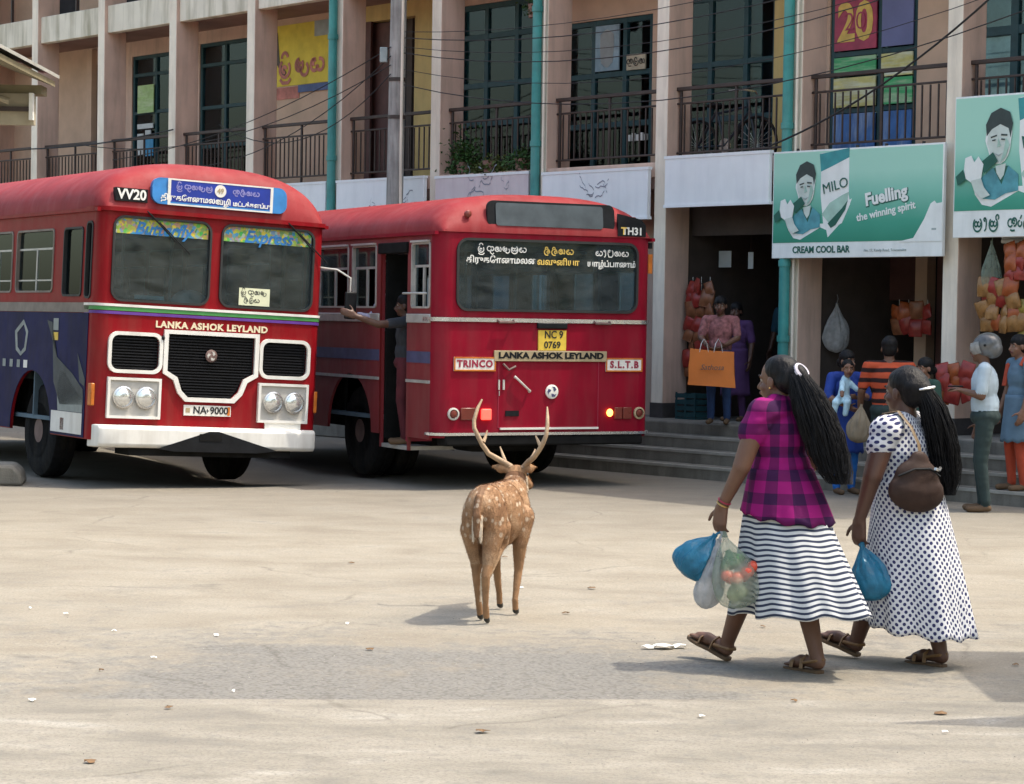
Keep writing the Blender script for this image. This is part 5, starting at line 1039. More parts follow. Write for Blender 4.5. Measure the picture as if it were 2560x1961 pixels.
for s, sh in ((1, (-.05)), (-1, .07)):         # hind legs
    P += [('e', (s * .062, .02, .575), (.066, .12, .15), None, 'coat'), ('c', (s * .066, .05, .53), .078, (s * .066, .10 + sh * .3, .46), .058, 'coat'), ('c', (s * .062, -.015, .52), .072, (s * .05, -.035 + sh * .8, .34), .034, 'coat'), ('c', (s * .064, .09 + sh * .3, .45), .05, (s * .048, -.045 + sh, .28), .027, 'coat'), ('c', (s * .05, -.035 + sh * .8, .34), .033, (s * .046, -.05 + sh, .275), .026, 'leg'), ('c', (s * .046, -.052 + sh, .275), .025, (s * .038, -.025 + sh, .10), .0165, 'leg'), ('c', (s * .03, -.045 + sh, .27), .016, (s * .03, -.03 + sh, .12), .012, 'pale'), ('c', (s * .038, -.02 + sh, .10), .019, (s * .037, .0 + sh, .045), .018, 'leg'), ('c', (s * .037, .005 + sh, .03), .019, (s * .037, .025 + sh, .016), .015, 'hoof')]
for s, fy in ((1, .38), (-1, .60)):            # fore legs
    P += [('c', (s * .09, .46, .56), .075, (s * .088, .46 + (fy - .48) * .25, .42), .048, 'coat'), ('c', (s * .088, .46 + (fy - .48) * .25, .42), .044, (s * .082, (.46 + fy) / 2 + .01, .25), .025, 'leg'), ('c', (s * .082, (.46 + fy) / 2 + .01, .25), .025, (s * .08, fy, .09), .017, 'leg'), ('c', (s * .08, fy, .09), .019, (s * .08, fy + .01, .04), .018, 'leg'), ('c', (s * .08, fy + .015, .028), .02, (s * .08, fy + .035, .016), .016, 'hoof')]
for s, tip in ((-1, (-.145, -.012, .045)), (1, (.12, .0, .05))):   # ears
    a = hd_ + Vector((s * .04, -.01, .03)); b_ = hd_ + Vector(tip); m_ = a.lerp(b_, .5)
    P += [('c', tuple(a), .016, tuple(m_), .03, 'head'), ('c', tuple(m_), .028, tuple(b_), .006, 'head')]
P += [('c', (0, -.105, .705), .024, (0, -.142, .61), .024, 'coat'), ('c', (0, -.142, .61), .024, (0, -.14, .50), .013, 'coat'), ('c', (.02, -.128, .60), .013, (.022, -.13, .47), .009, 'pale'), ('c', (-.02, -.128, .60), .013, (-.022, -.13, .47), .009, 'pale')]
dbody = body('body', P, {'coat': m_coat, 'leg': m_dleg, 'pale': m_dpale, 'ddark': m_ddark, 'hoof': m_hoof, 'head': mat('deer_head_hair', (.33, .19, .10), .8, .2, 10, .2, 60, spec=.2)}, dr, .0058, 4, .0012)
def antler(pts, tines, s):
    base = hd_ + Vector((0, -.005, 0)); mb = MB(); n = len(pts); D = [0, -.02, -.05, -.07, -.075, -.07, -.05, -.01, .03]
    V = [base + Vector((x, d, z)) for (x, z), d in zip(pts, D)]; mb.tube(V, [.019, .017, .0155, .015, .014, .013, .012, .010, .005], 10); o = mb.build('antler', m_antl, dr)
    for (x0, z0), (x1, z1), d0, d1 in tines: a, b = base + Vector((x0, d0, z0)), base + Vector((x1, d1, z1)); MB().tube([a, a.lerp(b, .5) + Vector((0, .004, -.004)), b], [.012, .009, .004], 8).build('tine', m_antl, o)
    MB().lathe([(.02, -.008), (.026, 0), (.02, .01)], tuple(V[0]), 'z', 12).build('burr', m_antl, o)
antler([(-.031, .045), (-.094, .083), (-.157, .122), (-.189, .173), (-.216, .224), (-.242, .271), (-.25, .318), (-.24, .389), (-.226, .438)], [((-.063, .07), (-.122, .157), -.01, .07), ((-.185, .19), (-.173, .258), -.07, -.03)], -1)
antler([(.047, .045), (.079, .079), (.122, .11), (.157, .153), (.181, .193), (.198, .24), (.2, .295), (.189, .35), (.175, .403)], [((.165, .18), (.124, .235), -.07, -.03), ((.1, .095), (.10, .15), -.04, .05)], 1)
for s in (-1, 1): MB().sphere(tuple(hd_ + fd * .05 + Vector((s * .047, 0, .018))), .011, 8, 6).build('eye', m_iris, dr)

# short fur standing off the coat
rn = random.Random(77); mb = MB(); me_ = dbody.data; np_ = len(me_.polygons)
for _ in range(16000):
    pl_ = me_.polygons[rn.randrange(np_)]
    if pl_.material_index == 4: continue
    n_ = pl_.normal; p_ = pl_.center + Vector((rn.uniform(-1, 1), rn.uniform(-1, 1), rn.uniform(-1, 1))) * .003; fl = Vector((0, -.55, -.75)); fl = fl - n_ * fl.dot(n_)
    d_ = (fl.normalized() * 1.0 + n_ * rn.uniform(.25, .6) + Vector((rn.uniform(-.3, .3), 0, rn.uniform(-.2, .2)))).normalized() * rn.uniform(.009, .017) * (.6 if p_.z < .3 else 1); s_ = d_.cross(n_).normalized() * .0016
    mb.add([p_ - s_, p_ + s_, p_ + d_], [(0, 1, 2)], pl_.material_index)
mb.build('fur', list(me_.materials), dr, smooth=False, fix=False, kind='stuff')
# ---------------------------------------------------------------- people in the background
def person(label, cat, loc, rz, h, top, bottom, skin=None, hair='short', armL=((-.23, .0, 1.06), (-.24, .08, .82)), armR=((.23, .0, 1.06), (.24, .08, .82)), sleeve=.55, dress=None, turn=0.0, lean=0.0, extra=None, seat=False, shoe=None, wide=1.0, legs=((-.10, .0), (.10, .03)), parent=None, hat=None, hands=True):
    s = h / 1.6; o = empty('person', loc, rz, label, cat); S = lambda p: (p[0] * s, p[1] * s, p[2] * s); sk = skin or m_skinw; hc = (0, .02 + lean, 1.475); W = wide
    P = [(p[0],) + p[1:] for p in head_prims(S(hc), 0, s, 'skin', turn)]
    P += [('c', S((0, lean * .8, 1.33)), .052 * s, S((0, .01 + lean, 1.41)), .05 * s, 'skin'), ('c', S((-.14 * W, lean * .7, 1.30)), .062 * s, S((.14 * W, lean * .7, 1.30)), .062 * s, 'top'), ('e', S((0, lean * .6, 1.16)), (.165 * s * W, .115 * s * W, .19 * s), None, 'top'), ('e', S((0, lean * .3, .98)), (.15 * s * W, .12 * s * W, .16 * s), None, 'top')]
    P += [('e', S((0, 0, .87)), (.165 * s * W, .13 * s * W, .10 * s), None, 'bottom')]
    for side, (el, wr) in ((-1, armL), (1, armR)):
        sh = Vector((side * .18 * W, lean * .7, 1.30)); e = Vector(el); w = Vector(wr); m = sh.lerp(e, min(1, sleeve * 1.6)) if sleeve < .62 else e
        if sleeve > .01: P.append(('c', S(sh), .06 * s, S(m), .055 * s, 'top'))
        P += [('c', S(sh), .05 * s, S(e), .042 * s, 'skin'), ('c', S(e), .041 * s, S(w), .027 * s, 'skin' if sleeve < .9 else 'top')]
        if hands: d = (w - e).normalized(); P += hand(S(w), d, (-side, 0, 0), (0, 1, .2) if abs(d.y) < .8 else (0, 0, 1), s * 1.05, .45)
    if not seat:
        for side, (fx, fy) in ((-1, legs[0]), (1, legs[1])):
            hip, knee, an = (side * .085, 0, .84), (fx * .95, fy * .5 + .03, .46), (fx, fy - .02, .09)
            P += [('c', S(hip), .088 * s, S(knee), .062 * s, 'bottom'), ('c', S(knee), .06 * s, S(an), .045 * s, 'bottom'), ('c', S((fx, fy - .04, .04)), .034 * s, S((fx * 1.1, fy + .13, .03)), .032 * s, 'shoe')]
    body('body', P + [p for p in (extra or [])], {'skin': sk, 'lip': m_lip, 'top': top, 'bottom': bottom, 'shoe': shoe or m_sole}, o, .010 * s, 4, .003)
    face_bits(S(hc), o, s, turn); M = Matrix.Rotation(turn, 3, 'Z'); V = lambda x, y, z: tuple(Vector(S(hc)) + M @ Vector((x * s, y * s, z * s)))
    if dress: skirt('kurta', top, o, .98 * s, dress * s, 48, 12, (0, 0), (0, 0), (.158 * s * W, .21 * s * W), (.13 * s * W, .17 * s * W), .03, int(h * 1000))
    if hat is None:
        Hh = [('e', V(0, -.012, .046), (.082 * s, .098 * s, .085 * s), M, 'h'), ('e', V(0, -.035, .0), (.077 * s, .07 * s, .085 * s), M, 'h')]
        if hair == 'bun': Hh.append(('e', V(0, -.115, -.02), (.05 * s, .04 * s, .05 * s), M, 'h'))
        if hair == 'long': Hh += [('c', V(0, -.08, .0), .06 * s, V(.01, -.12, -.18), .055 * s, 'h'), ('c', V(.01, -.12, -.18), .05 * s, V(.02, -.13, -.36), .03 * s, 'h')]
        body('hair', Hh, {'h': m_hair}, o, .011 * s, 3, .004)
    return o
def stripe_top(name, a, b, per=.085, duty=.5):
    m, t, bs = nodes(name); co = coord(t); sp = t.nodes.new('ShaderNodeSeparateXYZ'); t.links.new(co, sp.inputs[0]); w = noise_n(t, co, 6, 2)
    fr = math_n(t, 'FRACT', math_n(t, 'DIVIDE', math_n(t, 'ADD', sp.outputs[2], math_n(t, 'MULTIPLY', w, .02)), per)); c = ramp(t, fr, [(0, a), (duty - .08, a), (duty, b), (.92, b), (1, a)]); cloth_finish(t, bs, c); return m
m_jean = mat('blue_denim', (.02, .05, .14), .85, .2, 8); m_dkgreen = mat('dark_green_trousers', (.018, .035, .035), .85, .2, 8); m_polo = mat('white_polo_cotton', (.42, .52, .60), .85, .08, 8, stain=(.4, .44, .46), samt=.5); m_royal = mat('royal_blue_cotton', (.008, .04, .26), .8, .2, 6); m_sky = mat('bright_blue_leggings', (.01, .13, .48), .8, .15, 6)
m_slate = mat('slate_blue_cotton', (.10, .17, .24), .85, .15, 6); m_orange = mat('orange_cotton', (.42, .06, .025), .85, .15, 6); m_pinkt = mat('pink_patterned_blouse', (.28, .11, .11), .85, .5, 22); m_purp = mat('purple_dress', (.075, .03, .11), .85, .2, 5); m_petrol = mat('petrol_shirt', (.02, .075, .12), .85, .2, 6); m_dkshirt = mat('dark_grey_shirt', (.03, .035, .045), .85, .2, 6); m_maroont = mat('maroon_trousers', (.09, .012, .02), .85, .2, 6); m_lilac = mat('lilac_shirt', (.42, .42, .55), .85, .12, 6); m_redst = stripe_top('red_and_black_striped_tee', (.50, .085, .035), (.025, .012, .012), .10, .56); m_lime = mat('dark_green_blouse', (.02, .06, .045), .85, .2, 6); m_baby = mat('pale_blue_baby_suit', (.42, .62, .74), .85, .25, 10)
pw = person('woman in pink patterned top holding an orange shopping bag in the shop doorway', 'woman', (2.36, 25.5, .55), R(165), 1.46, m_pinkt, m_jean, hair='bun', armL=((-.23, .08, 1.08), (-.10, .26, .98)), armR=((.23, .08, 1.08), (.12, .26, .98)), sleeve=.5)
# orange shopper with printed name and two straps
ob = empty('shopping_bag', (2.24, 25.18, .99), R(-3), 'big orange shopping bag with white straps held in the doorway', 'bag')
mb = MB(); rings = []
for k in range(9):
    t = k / 8; w = .265 - .02 * t; d = .075 * (1 - .75 * t); rings.append([(w * (1 if math.cos(a) > 0 else -1) * min(1, abs(math.cos(a)) * 1.6) + .012 * noise.noise((a, t * 3, 2)), d * math.sin(a), .40 * t - .02 * math.cos(a) + .012 * noise.noise((a * 2, t, 5))) for a in [2 * math.pi * j / 28 for j in range(28)]])
mb.loft(rings); mb.build('bag_body', m_bago, ob)
for x in (-.09, .07): MB().tube([(x - .05, -.015, .38), (x - .03, -.01, .48), (x, .02, .53), (x + .03, -.005, .48), (x + .05, -.015, .38)], .011, 6, flat=.4).build('strap', m_lw, ob)
text('Sathosa', .085, m_add, ob, T3(.0, -.085, .21) @ RX(R(-8)), shear=.3)
person('woman in purple dress standing behind the orange shopping bag', 'woman', tuple(fpt(1.0, .25, .55)), R(150), 1.40, m_purp, m_purp, dress=.35, hair='bun', skin=m_skind)
person('dim figure in petrol blue shirt inside the dark shop', 'person', tuple(fpt(.75, 1.5, .55)), R(140), 1.6, m_petrol, m_dark, skin=m_skind)
mo = person('woman in royal blue kurta and bright blue leggings carrying a child', 'woman', (3.36, 22.53, .0), R(200), 1.45, m_royal, m_sky, skin=m_skinl, hair='bun', dress=.46, armL=((-.24, .06, 1.08), (-.02, .24, 1.08)), armR=((.25, .05, 1.08), (.10, .24, .98)), sleeve=.6, turn=R(15))
# child on her arm
ch = empty('child', (3.36, 22.53, .0), R(200), 'small child in pale blue carried by the woman in royal blue', 'child')
cc = (.09, .20, 1.265); P = head_prims(cc, 0, .78, 'skin', R(-20)) + [('c', (.10, .17, 1.16), .045, (.12, .17, .98), .062, 'top'), ('c', (.15, .2, 1.13), .03, (.19, .27, 1.05), .026, 'top'), ('c', (.06, .2, 1.12), .03, (.02, .26, 1.06), .026, 'top'), ('c', (.15, .18, .97), .05, (.24, .24, .93), .04, 'top'), ('c', (.24, .24, .93), .036, (.25, .22, .82), .028, 'top'), ('c', (.10, .2, .96), .05, (.14, .29, .93), .04, 'top'), ('c', (.14, .29, .93), .036, (.16, .29, .82), .028, 'top'), ('c', (.19, .27, 1.05), .024, (.2, .29, 1.0), .02, 'skin')]
body('body', P, {'skin': m_skinl, 'lip': m_lip, 'top': m_baby}, ch, .008, 4); face_bits(cc, ch, .78, R(-20)); body('hair', [('e', (.09, .19, 1.30), (.062, .072, .062), None, 'h')], {'h': m_hair}, ch, .009, 2)
sm_ = person('man in red and black striped t-shirt seen from behind', 'man', (3.70, 22.0, .0), R(-6), 1.6, m_redst, m_dkgreen, armL=((-.26, .02, 1.06), (-.27, .12, .86)), armR=((.26, .02, 1.06), (.26, .12, .86)), sleeve=.5, wide=1.12, skin=m_skinw)
kb = bag('cloth_bag', 'khaki cloth bag hanging beside the striped t-shirt man', mat('khaki_cloth', (.17, .14, .10), .9, .2, 8), (3.40, 21.9, .82), (3.42, 21.9, .93), (3.38, 21.86, .55), .12, .7, 3, handles=())
person('short woman in dark green blouse looking left beside the shop column', 'woman', (4.02, 21.75, .0), R(115), 1.40, m_lime, m_dark, skin=m_skinl, hair='bun', dress=.3)
hm = person('man in white polo shirt and grey helmet looking down at his phone', 'man', (4.36, 20.6, .0), R(78), 1.62, m_polo, m_dkgreen, skin=m_skinw, hat=True, armL=((-.22, .04, 1.06), (-.10, .20, 1.10)), armR=((.23, -.02, 1.04), (.21, .05, .80)), sleeve=.5, wide=1.08, lean=.02)
# helmet
he = empty('helmet', (4.39 - .03, 20.6, 1.54), R(78), 'grey open-face motorcycle helmet with clear visor on the polo shirt man', 'helmet'); he.rotation_euler = (R(-16), 0, R(78))
m_helm = mat('grey_helmet_shell', (.085, .09, .095), .35, .7, 5, coat=.4)
body('shell', [('e', (0, 0, 0), (.120, .135, .112), None, 'c'), ('e', (0, -.04, -.05), (.112, .092, .09), None, 'c')], {'c': m_helm}, he, .009, 4)
mb = MB(); rows = []
for el in range(-28, 29, 8): rows.append([(.131 * math.sin(R(a)) * math.cos(R(el)), .148 * math.cos(R(a)) * math.cos(R(el)) + .012, .118 * math.sin(R(el)) - .005) for a in range(-66, 67, 12)])
mb.loft(rows, caps=False, closed=False); mb.build('visor', plastic('pale_clear_visor', (.6, .62, .62), .3, .7, .15), he)
for s_ in (-1, 1): MB().lathe([(.012, 0), (.012, s_ * .008), (.001, s_ * .012)], (s_ * .118, .02, .0), 'x', 14).build('visor_hinge', m_black, he)
ph_ = empty('phone', (4.10, 20.70, 1.15), R(78), 'dark phone held by the helmeted man', 'phone'); MB().box(-.035, -.07, -.006, .035, .07, .006).build('case', m_black, ph_, bev=.004); MB().box(-.03, -.06, .006, .03, .06, .0075).build('screen', m_dkwall, ph_)
rwm = person('woman in slate blue kameez with orange scarf and trousers at the shop front', 'woman', (4.86, 21.45, .14), R(105), 1.5, m_slate, m_orange, skin=m_skinl, hair='long', dress=.5, sleeve=.4)
MB().tube([(-.13, .06, 1.2), (-.14, .03, 1.27), (-.08, -.05, 1.30), (.02, -.07, 1.30), (.12, -.03, 1.27), (.13, .06, 1.2), (.12, .10, 1.0)], .035, 8, flat=.5).build('scarf', m_orange, rwm)
# conductor leaning from the rear door, and passengers
def bpt(b, p): return b.matrix_basis @ Vector(p)
bpy.context.view_layer.update()
cn = person('conductor in dark shirt and maroon trousers leaning out of the bus door pointing', 'man', tuple(bpt(b2, (-1.08, 1.06, .40))), R(27 + 60), 1.55, m_dkshirt, m_maroont, skin=m_skind, armL=((-.33, .26, 1.27), (-.42, .50, 1.36)), armR=((.32, -.04, 1.1), (.30, .12, 1.25)), sleeve=.35)
rc_ = skirt('red_cloth', m_orange, cn, 1.05, .55, 24, 8, (-.12, -.13), (-.05, -.06), (.05, .09), (.03, .05), .08, 3)
person('passenger in lilac shirt leaning by the bus window', 'person', tuple(bpt(b2, (-.98, 1.72, .72))), R(27 + 40), 1.45, m_lilac, m_dark, skin=m_skind, armL=((-.24, .1, 1.08), (-.2, .3, 1.12)), sleeve=.95, hands=False)
person('driver in pale shirt at the wheel of the waiting bus', 'person', tuple(bpt(b1, (-.58, 1.18, .38))), R(32 + 180), 1.6, m_adg, m_dark, skin=m_skind, seat=True, armL=((-.25, .2, 1.08), (-.15, .42, 1.2)), armR=((.25, .2, 1.08), (.15, .42, 1.2)), sleeve=.5, hands=False)
# ---------------------------------------------------------------- drink adverts over the shops
def grad_mat():
    m, t, b = nodes('green_print_fade'); co = coord(t); sp = t.nodes.new('ShaderNodeSeparateXYZ'); t.links.new(co, sp.inputs[0]); n = noise_n(t, co, 2, 3)
    f = math_n(t, 'ADD', sp.outputs[2], math_n(t, 'MULTIPLY', n, .12)); c = ramp(t, f, [(.12, (.008, .20, .12)), (.45, (.05, .34, .24)), (.8, (.24, .58, .47)), (1.0, (.38, .70, .58))]); t.links.new(c, b.inputs['Base Color']); b.inputs['Roughness'].default_value = .5; return m
m_grad = grad_mat(); m_sw = mat('sign_white_print', (.84, .87, .86), .5, .06, 5, stain=(.55, .6, .58), samt=.3); m_sg = mat('sign_dark_green', (.01, .11, .08), .5, .15, 6); m_st = mat('sign_teal_print', (.04, .30, .33), .5, .2, 6); m_slg = mat('sign_pale_green_print', (.38, .58, .50), .5, .15, 6); m_sface = mat('sign_pale_face_print', (.58, .66, .62), .5, .12, 8); m_shair = mat('sign_hair_print', (.03, .05, .05), .5, .2, 8); m_ltb = mat('sign_shirt_print', (.08, .30, .36), .5, .3, 7)
def drink_sign(u0, u1, z0, z1, v, label, strip):
    o = empty('shop_sign', tuple(fpt(u0, v, z0)), FRZ, label, 'sign', 'green drink adverts above the shops'); w, h = u1 - u0, z1 - z0; zs = strip * h
    MB().box(0, 0, 0, w, .05, h).build('frame', m_sw, o, bev=.006); y = [-.003]
    def flat(nm, pts, m, par=o):
        y[0] -= .0012; return MB().prism(pts, y[0], y[0] + .001).build(nm, m, par, smooth=False)
    g = MB().box(.015, -.003, zs, w - .015, .001, h - .02).build('print_panel', m_grad, o, smooth=False)
    ss = (h - zs); X = lambda x: x * ss * 1.08 + .02; Zz = lambda z: zs + z * ss; P2 = lambda L_: [(X(a), Zz(b)) for a, b in L_]
    # white swoosh, drink carton and man holding a mug, all flat print
    flat('swoosh', P2([(.17, .30), (.2, .14), (.27, .05), (.36, .03), (.5, .10), (.62, .16), (.70, .13), (.72, .05), (.86, .18), (.98, .36), (1.02, .46), (.97, .44), (.88, .28), (.75, .16), (.68, .2), (.55, .2), (.4, .12), (.3, .12), (.25, .2), (.24, .3)]), m_sw)
    flat('carton', P2([(.62, .88), (.62, .96), (.98, .97), (.98, .5), (1.0, .40), (.9, .2), (.75, .13), (.66, .2), (.62, .5)]), m_sw); flat('carton_top', P2([(.60, .95), (.98, 1.0), (.98, .9), (.78, .82), (.62, .76)]), m_st)
    flat('carton_band', P2([(.64, .30), (.74, .42), (.9, .50), (.98, .53), (.96, .40), (.84, .24), (.74, .2)]), m_slg); flat('carton_band', P2([(.72, .20), (.9, .36), (.97, .44), (.94, .34), (.82, .18), (.76, .15)]), m_sg)
    text('MILO', ss * .155, m_sg, o, T3(X(.81), y[0] - .003, Zz(.60)) @ RY(R(-12)))
    flat('shirt', P2([(.28, .10), (.26, .28), (.36, .36), (.52, .38), (.62, .30), (.62, .16), (.5, .14), (.4, .09)]), m_ltb); flat('collar', P2([(.38, .36), (.46, .22), (.52, .38)]), m_sg)
    flat('neck', P2([(.40, .38), (.5, .40), (.48, .30), (.45, .26), (.41, .32)]), m_sface)
    hd = [(.43 + .115 * math.cos(R(a)) * (1.0 if math.sin(R(a)) > 0 else .86), .58 + .185 * math.sin(R(a))) for a in range(0, 360, 20)]; flat('halo', P2([(.43 + (a - .43) * 1.16, .60 + (b - .58) * 1.12) for a, b in hd]), m_sw); flat('face', P2(hd), m_sface)
    flat('hair', P2([(.31, .64), (.30, .74), (.35, .84), (.44, .88), (.53, .84), (.56, .74), (.54, .62), (.52, .70), (.44, .74), (.36, .70), (.325, .66)]), m_shair)
    flat('brow', P2([(.35, .635), (.41, .65), (.41, .638), (.35, .62)]), m_shair); flat('brow', P2([(.45, .655), (.51, .65), (.51, .635), (.45, .64)]), m_shair)
    flat('nose', P2([(.425, .62), (.45, .55), (.415, .54)]), m_slg); flat('mouth', P2([(.39, .49), (.43, .475), (.47, .49), (.43, .46)]), m_adg); flat('cheek', P2([(.50, .62), (.535, .56), (.50, .46), (.45, .41), (.48, .5)]), m_slg); flat('eye', P2([(.365, .605), (.40, .612), (.40, .60), (.37, .595)]), m_shair); flat('eye', P2([(.455, .615), (.495, .61), (.49, .60), (.455, .602)]), m_shair)
    flat('mug', P2([(.24, .40), (.38, .50), (.43, .42), (.30, .32)]), m_sg); flat('fist', P2([(.10, .36), (.11, .46), (.17, .48), (.2, .42), (.24, .47), (.29, .40), (.27, .28), (.18, .24), (.12, .28)]), m_sw); flat('cuff', P2([(.02, .30), (.09, .36), (.12, .27), (.04, .22)]), m_sg); flat('forearm', P2([(.17, .26), (.27, .28), (.30, .2), (.36, .13), (.28, .10), (.21, .16)]), m_sface)
    return o, g, zs, w, h, y
sg, g_, zs, w, h, yy = drink_sign(1.87, 4.25, 2.44, 3.64, -.14, 'green and white drink advert sign lettered COOL BAR above the shop', .145)
text('Fuelling', .19, m_sw, sg, T3(1.62, -.006, .66) @ RY(R(-9)), bold=.007); text('Fuelling', .19, m_sg, sg, T3(1.625, -.0045, .654) @ RY(R(-9)), bold=.014); text('the winning spirit', .115, m_sw, sg, T3(1.62, -.006, .49) @ RY(R(-9)), bold=.003)
MB().prism([(1.78, .16), (2.0, .20), (2.14, .40), (2.22, .56), (2.27, .59), (2.30, .56), (2.375, .57), (2.375, .16)], -.0062, -.0052).build('white_corner', m_sw, sg, smooth=False); MB().box(2.24, -.0075, .28, 2.30, -.0065, .30).build('small_print', m_adg, sg)
text('CREAM COOL BAR', .105, m_sg, sg, T3(.72, -.004, .09), bold=.003, sx=.92); text('No. 17, Kandy Road, Trincomalee', .042, m_adg, sg, T3(1.62, -.004, .075))
for x in (.35, 1.2, 1.6, 2.1): MB().box(x - .01, .0, 1.2, x + .01, .03, 1.225).build('hanging_hook', m_dkbase, sg)
sg2, g_, zs, w, h, yy = drink_sign(4.38, 6.95, 2.63, 4.1, -.14, 'larger green drink advert sign with Sinhala shop name on its white strip', .19)
sinhala(['la', 'al', 'ls', ' ', 'ha', 'oo', 'ta'], .155, m_sg, sg2, T3(.62, -.006, .135) @ Matrix.Diagonal((.74, 1, 1, 1)), w=.13)
# ---------------------------------------------------------------- utility pole and cables
m_pole = mat('weathered_grey_pole', (.36, .35, .33), .9, .25, 3, .5, 30, stain=(.08, .08, .075), samt=.6, sstretch=(14, 14, 1.2))
po = empty('utility_pole', (-1.61, 30.0, 0), 0, 'weathered grey utility pole with a pale conduit in front of the balconies', 'pole')
MB().tube([(0, 0, .0), (.0, 0, 3), (.02, 0, 6), (.03, 0, 9.2)], [.125, .115, .108, .10], 14).build('shaft', m_pole, po); MB().tube([(.1, -.1, .1), (.08, -.11, 4), (.09, -.1, 9)], .02, 8).build('conduit', m_cream, po)
for z in (4.85, 4.35): MB().lathe([(.12, 0), (.12, .05)], (.015, 0, z), n=14).build('strap_band', m_rail, po)
MB().box(-.22, -.06, 5.1, -.12, .04, 5.3).build('junction_box', m_adg, po, bev=.01)
m_wire = mat('black_cable', (.02, .02, .022), .7, .2, 9)
def cable(a, b, sag, r=.011, label=''):
    a, b = Vector(a), Vector(b); o = tag(MB().tube([a.lerp(b, i / 14) - Vector((0, 0, sag * (1 - (2 * i / 14 - 1) ** 2))) for i in range(15)], r, 5).build('overhead_cable', m_wire), label, 'cable', 'overhead cables in front of the balconies'); return o
rn = random.Random(12); cl = 'thin black overhead cable strung from the grey pole along the balconies'
for i, (z0, z1, vv) in enumerate(((5.5, 5.3, -1.0), (5.42, 5.12, -1.1), (5.3, 5.0, -.9), (5.22, 4.92, -1.2), (5.0, 4.75, -.8), (4.8, 4.55, -.7))): cable((-1.5, 29.9, z0), fpt(8.0, vv - 1.0, z1 + .55), .42 + .06 * i, .0045 + .002 * (i % 2), ('highest', 'second highest', 'third highest', 'third lowest', 'second lowest', 'lowest')[i] + ' black cable strung from the grey pole past the cool bar sign')
for i, (u, z) in enumerate(((-11.5, 4.1), (-9.5, 3.9), (-12.6, 4.4), (-8.6, 4.5))): cable((-1.68, 29.9, 5.3 - .12 * i), fpt(u, -.5, z), .25 + .1 * i, .007, ('upper', 'lower', 'longest', 'shortest')[i] + ' black cable sagging from the grey pole down to the far balconies')
cable(fpt(1.9, -.25, 3.7), fpt(5.4, -.6, 5.2), .18, .012, 'slack black cable rising from the cool bar sign across the last column'); cable(fpt(-14.8, -.05, 4.45), fpt(-10.5, -.05, 4.55), .06, .012, 'dark cable tied along the far balcony railings')
# ---------------------------------------------------------------- balcony plants and bicycle
m_leaf = mat('deep_green_leaf', (.035, .085, .02), .6, .45, 9, spec=.3); m_leaf2 = mat('olive_leaf', (.075, .10, .025), .6, .4, 9, spec=.3)
def bush(label, u, v, z, w, d, h, n, seed, m, hang=0.0):
    o = empty('balcony_plant', tuple(fpt(u, v, z)), FRZ, label, 'plant', 'plants along the balcony edge'); rn = random.Random(seed); mb = MB(); st = MB()
    for _ in range(n):
        a, b, c = rn.gauss(0, .42), rn.gauss(0, .4), abs(rn.gauss(.35, .3)); p = Vector((a * w, b * d, c * h - hang * max(0, abs(b)) * h * .5)); l = rn.uniform(.03, .075); dr_ = Vector((rn.uniform(-1, 1), rn.uniform(-1, .6), rn.uniform(-.5, .9))).normalized(); s = dr_.cross(Vector((rn.uniform(-1, 1), rn.uniform(-1, 1), 1))).normalized() * l * .38; n_ = dr_.cross(s).normalized() * l * .12
        mb.add([p, p + dr_ * l * .5 + s + n_, p + dr_ * l, p + dr_ * l * .5 - s + n_], [(0, 1, 2, 3)])
    mb.build('foliage', m, o, smooth=False, fix=False, kind='stuff')
    for i in range(6): x = rn.uniform(-.5, .5) * w; st.tube([(x * .4, 0, -.02), (x * .7, rn.uniform(-.1, .1), h * .4), (x, rn.uniform(-.1, .1), h * .75)], [.008, .006, .003], 5)
    st.build('stems', m_rail, o); MB().lathe([(.10, 0), (.12, .16), (.125, .17), (.11, .17)], (0, 0, -.02), n=14).build('pot', m_ceil, o); return o
bush('tall dark green bush at the left end of the planted balcony', -3.75, .1, 3.62, .34, .22, .52, 900, 1, m_leaf); bush('low olive creeper spilling over the planted balcony edge', -3.2, .08, 3.62, .42, .16, .2, 700, 2, m_leaf2, .6); bush('small green plant beside the teal downpipe on the balcony', -2.6, .1, 3.62, .3, .18, .26, 600, 3, m_leaf)
hp = bush('green plant in a hanging pot high up beside the downpipe', -2.62, .3, 5.62, .2, .15, .4, 420, 5, m_leaf)
for a in (0, 2.1, 4.2): MB().tube([(.12 * math.cos(a), .12 * math.sin(a), .14), (0, 0, .64)], .004, 4).build('hanging_string', m_rail, hp)
bk = empty('bicycle', tuple(fpt(.42, .62, 3.5)), FRZ, 'dark bicycle parked on the balcony above the blank white board', 'bicycle'); m_bk = mat('dark_bicycle_paint', (.015, .025, .04), .4, .2, 8)
for x in (-.45, .5):
    wh = empty('wheel', (x, 0, .33), parent=bk); MB().tube([(.32 * math.cos(2 * math.pi * i / 28), 0, .32 * math.sin(2 * math.pi * i / 28)) for i in range(29)], .018, 6).build('tyre', m_tyre, wh)
    for i in range(10): a = math.pi * i / 10; MB().tube([(.31 * math.cos(a), 0, .31 * math.sin(a)), (-.31 * math.cos(a), 0, -.31 * math.sin(a))], .0025, 4).build('spoke', m_alu, wh)
for a, b in (((-.45, 0, .33), (-.15, 0, .75)), ((-.45, 0, .33), (0, 0, .33)), ((0, 0, .33), (-.15, 0, .78)), ((0, 0, .33), (.38, 0, .72)), ((-.13, 0, .72), (.36, 0, .78)), ((.36, 0, .86), (.5, 0, .33))): MB().tube([a, b], .016, 6).build('frame_tube', m_bk, bk)
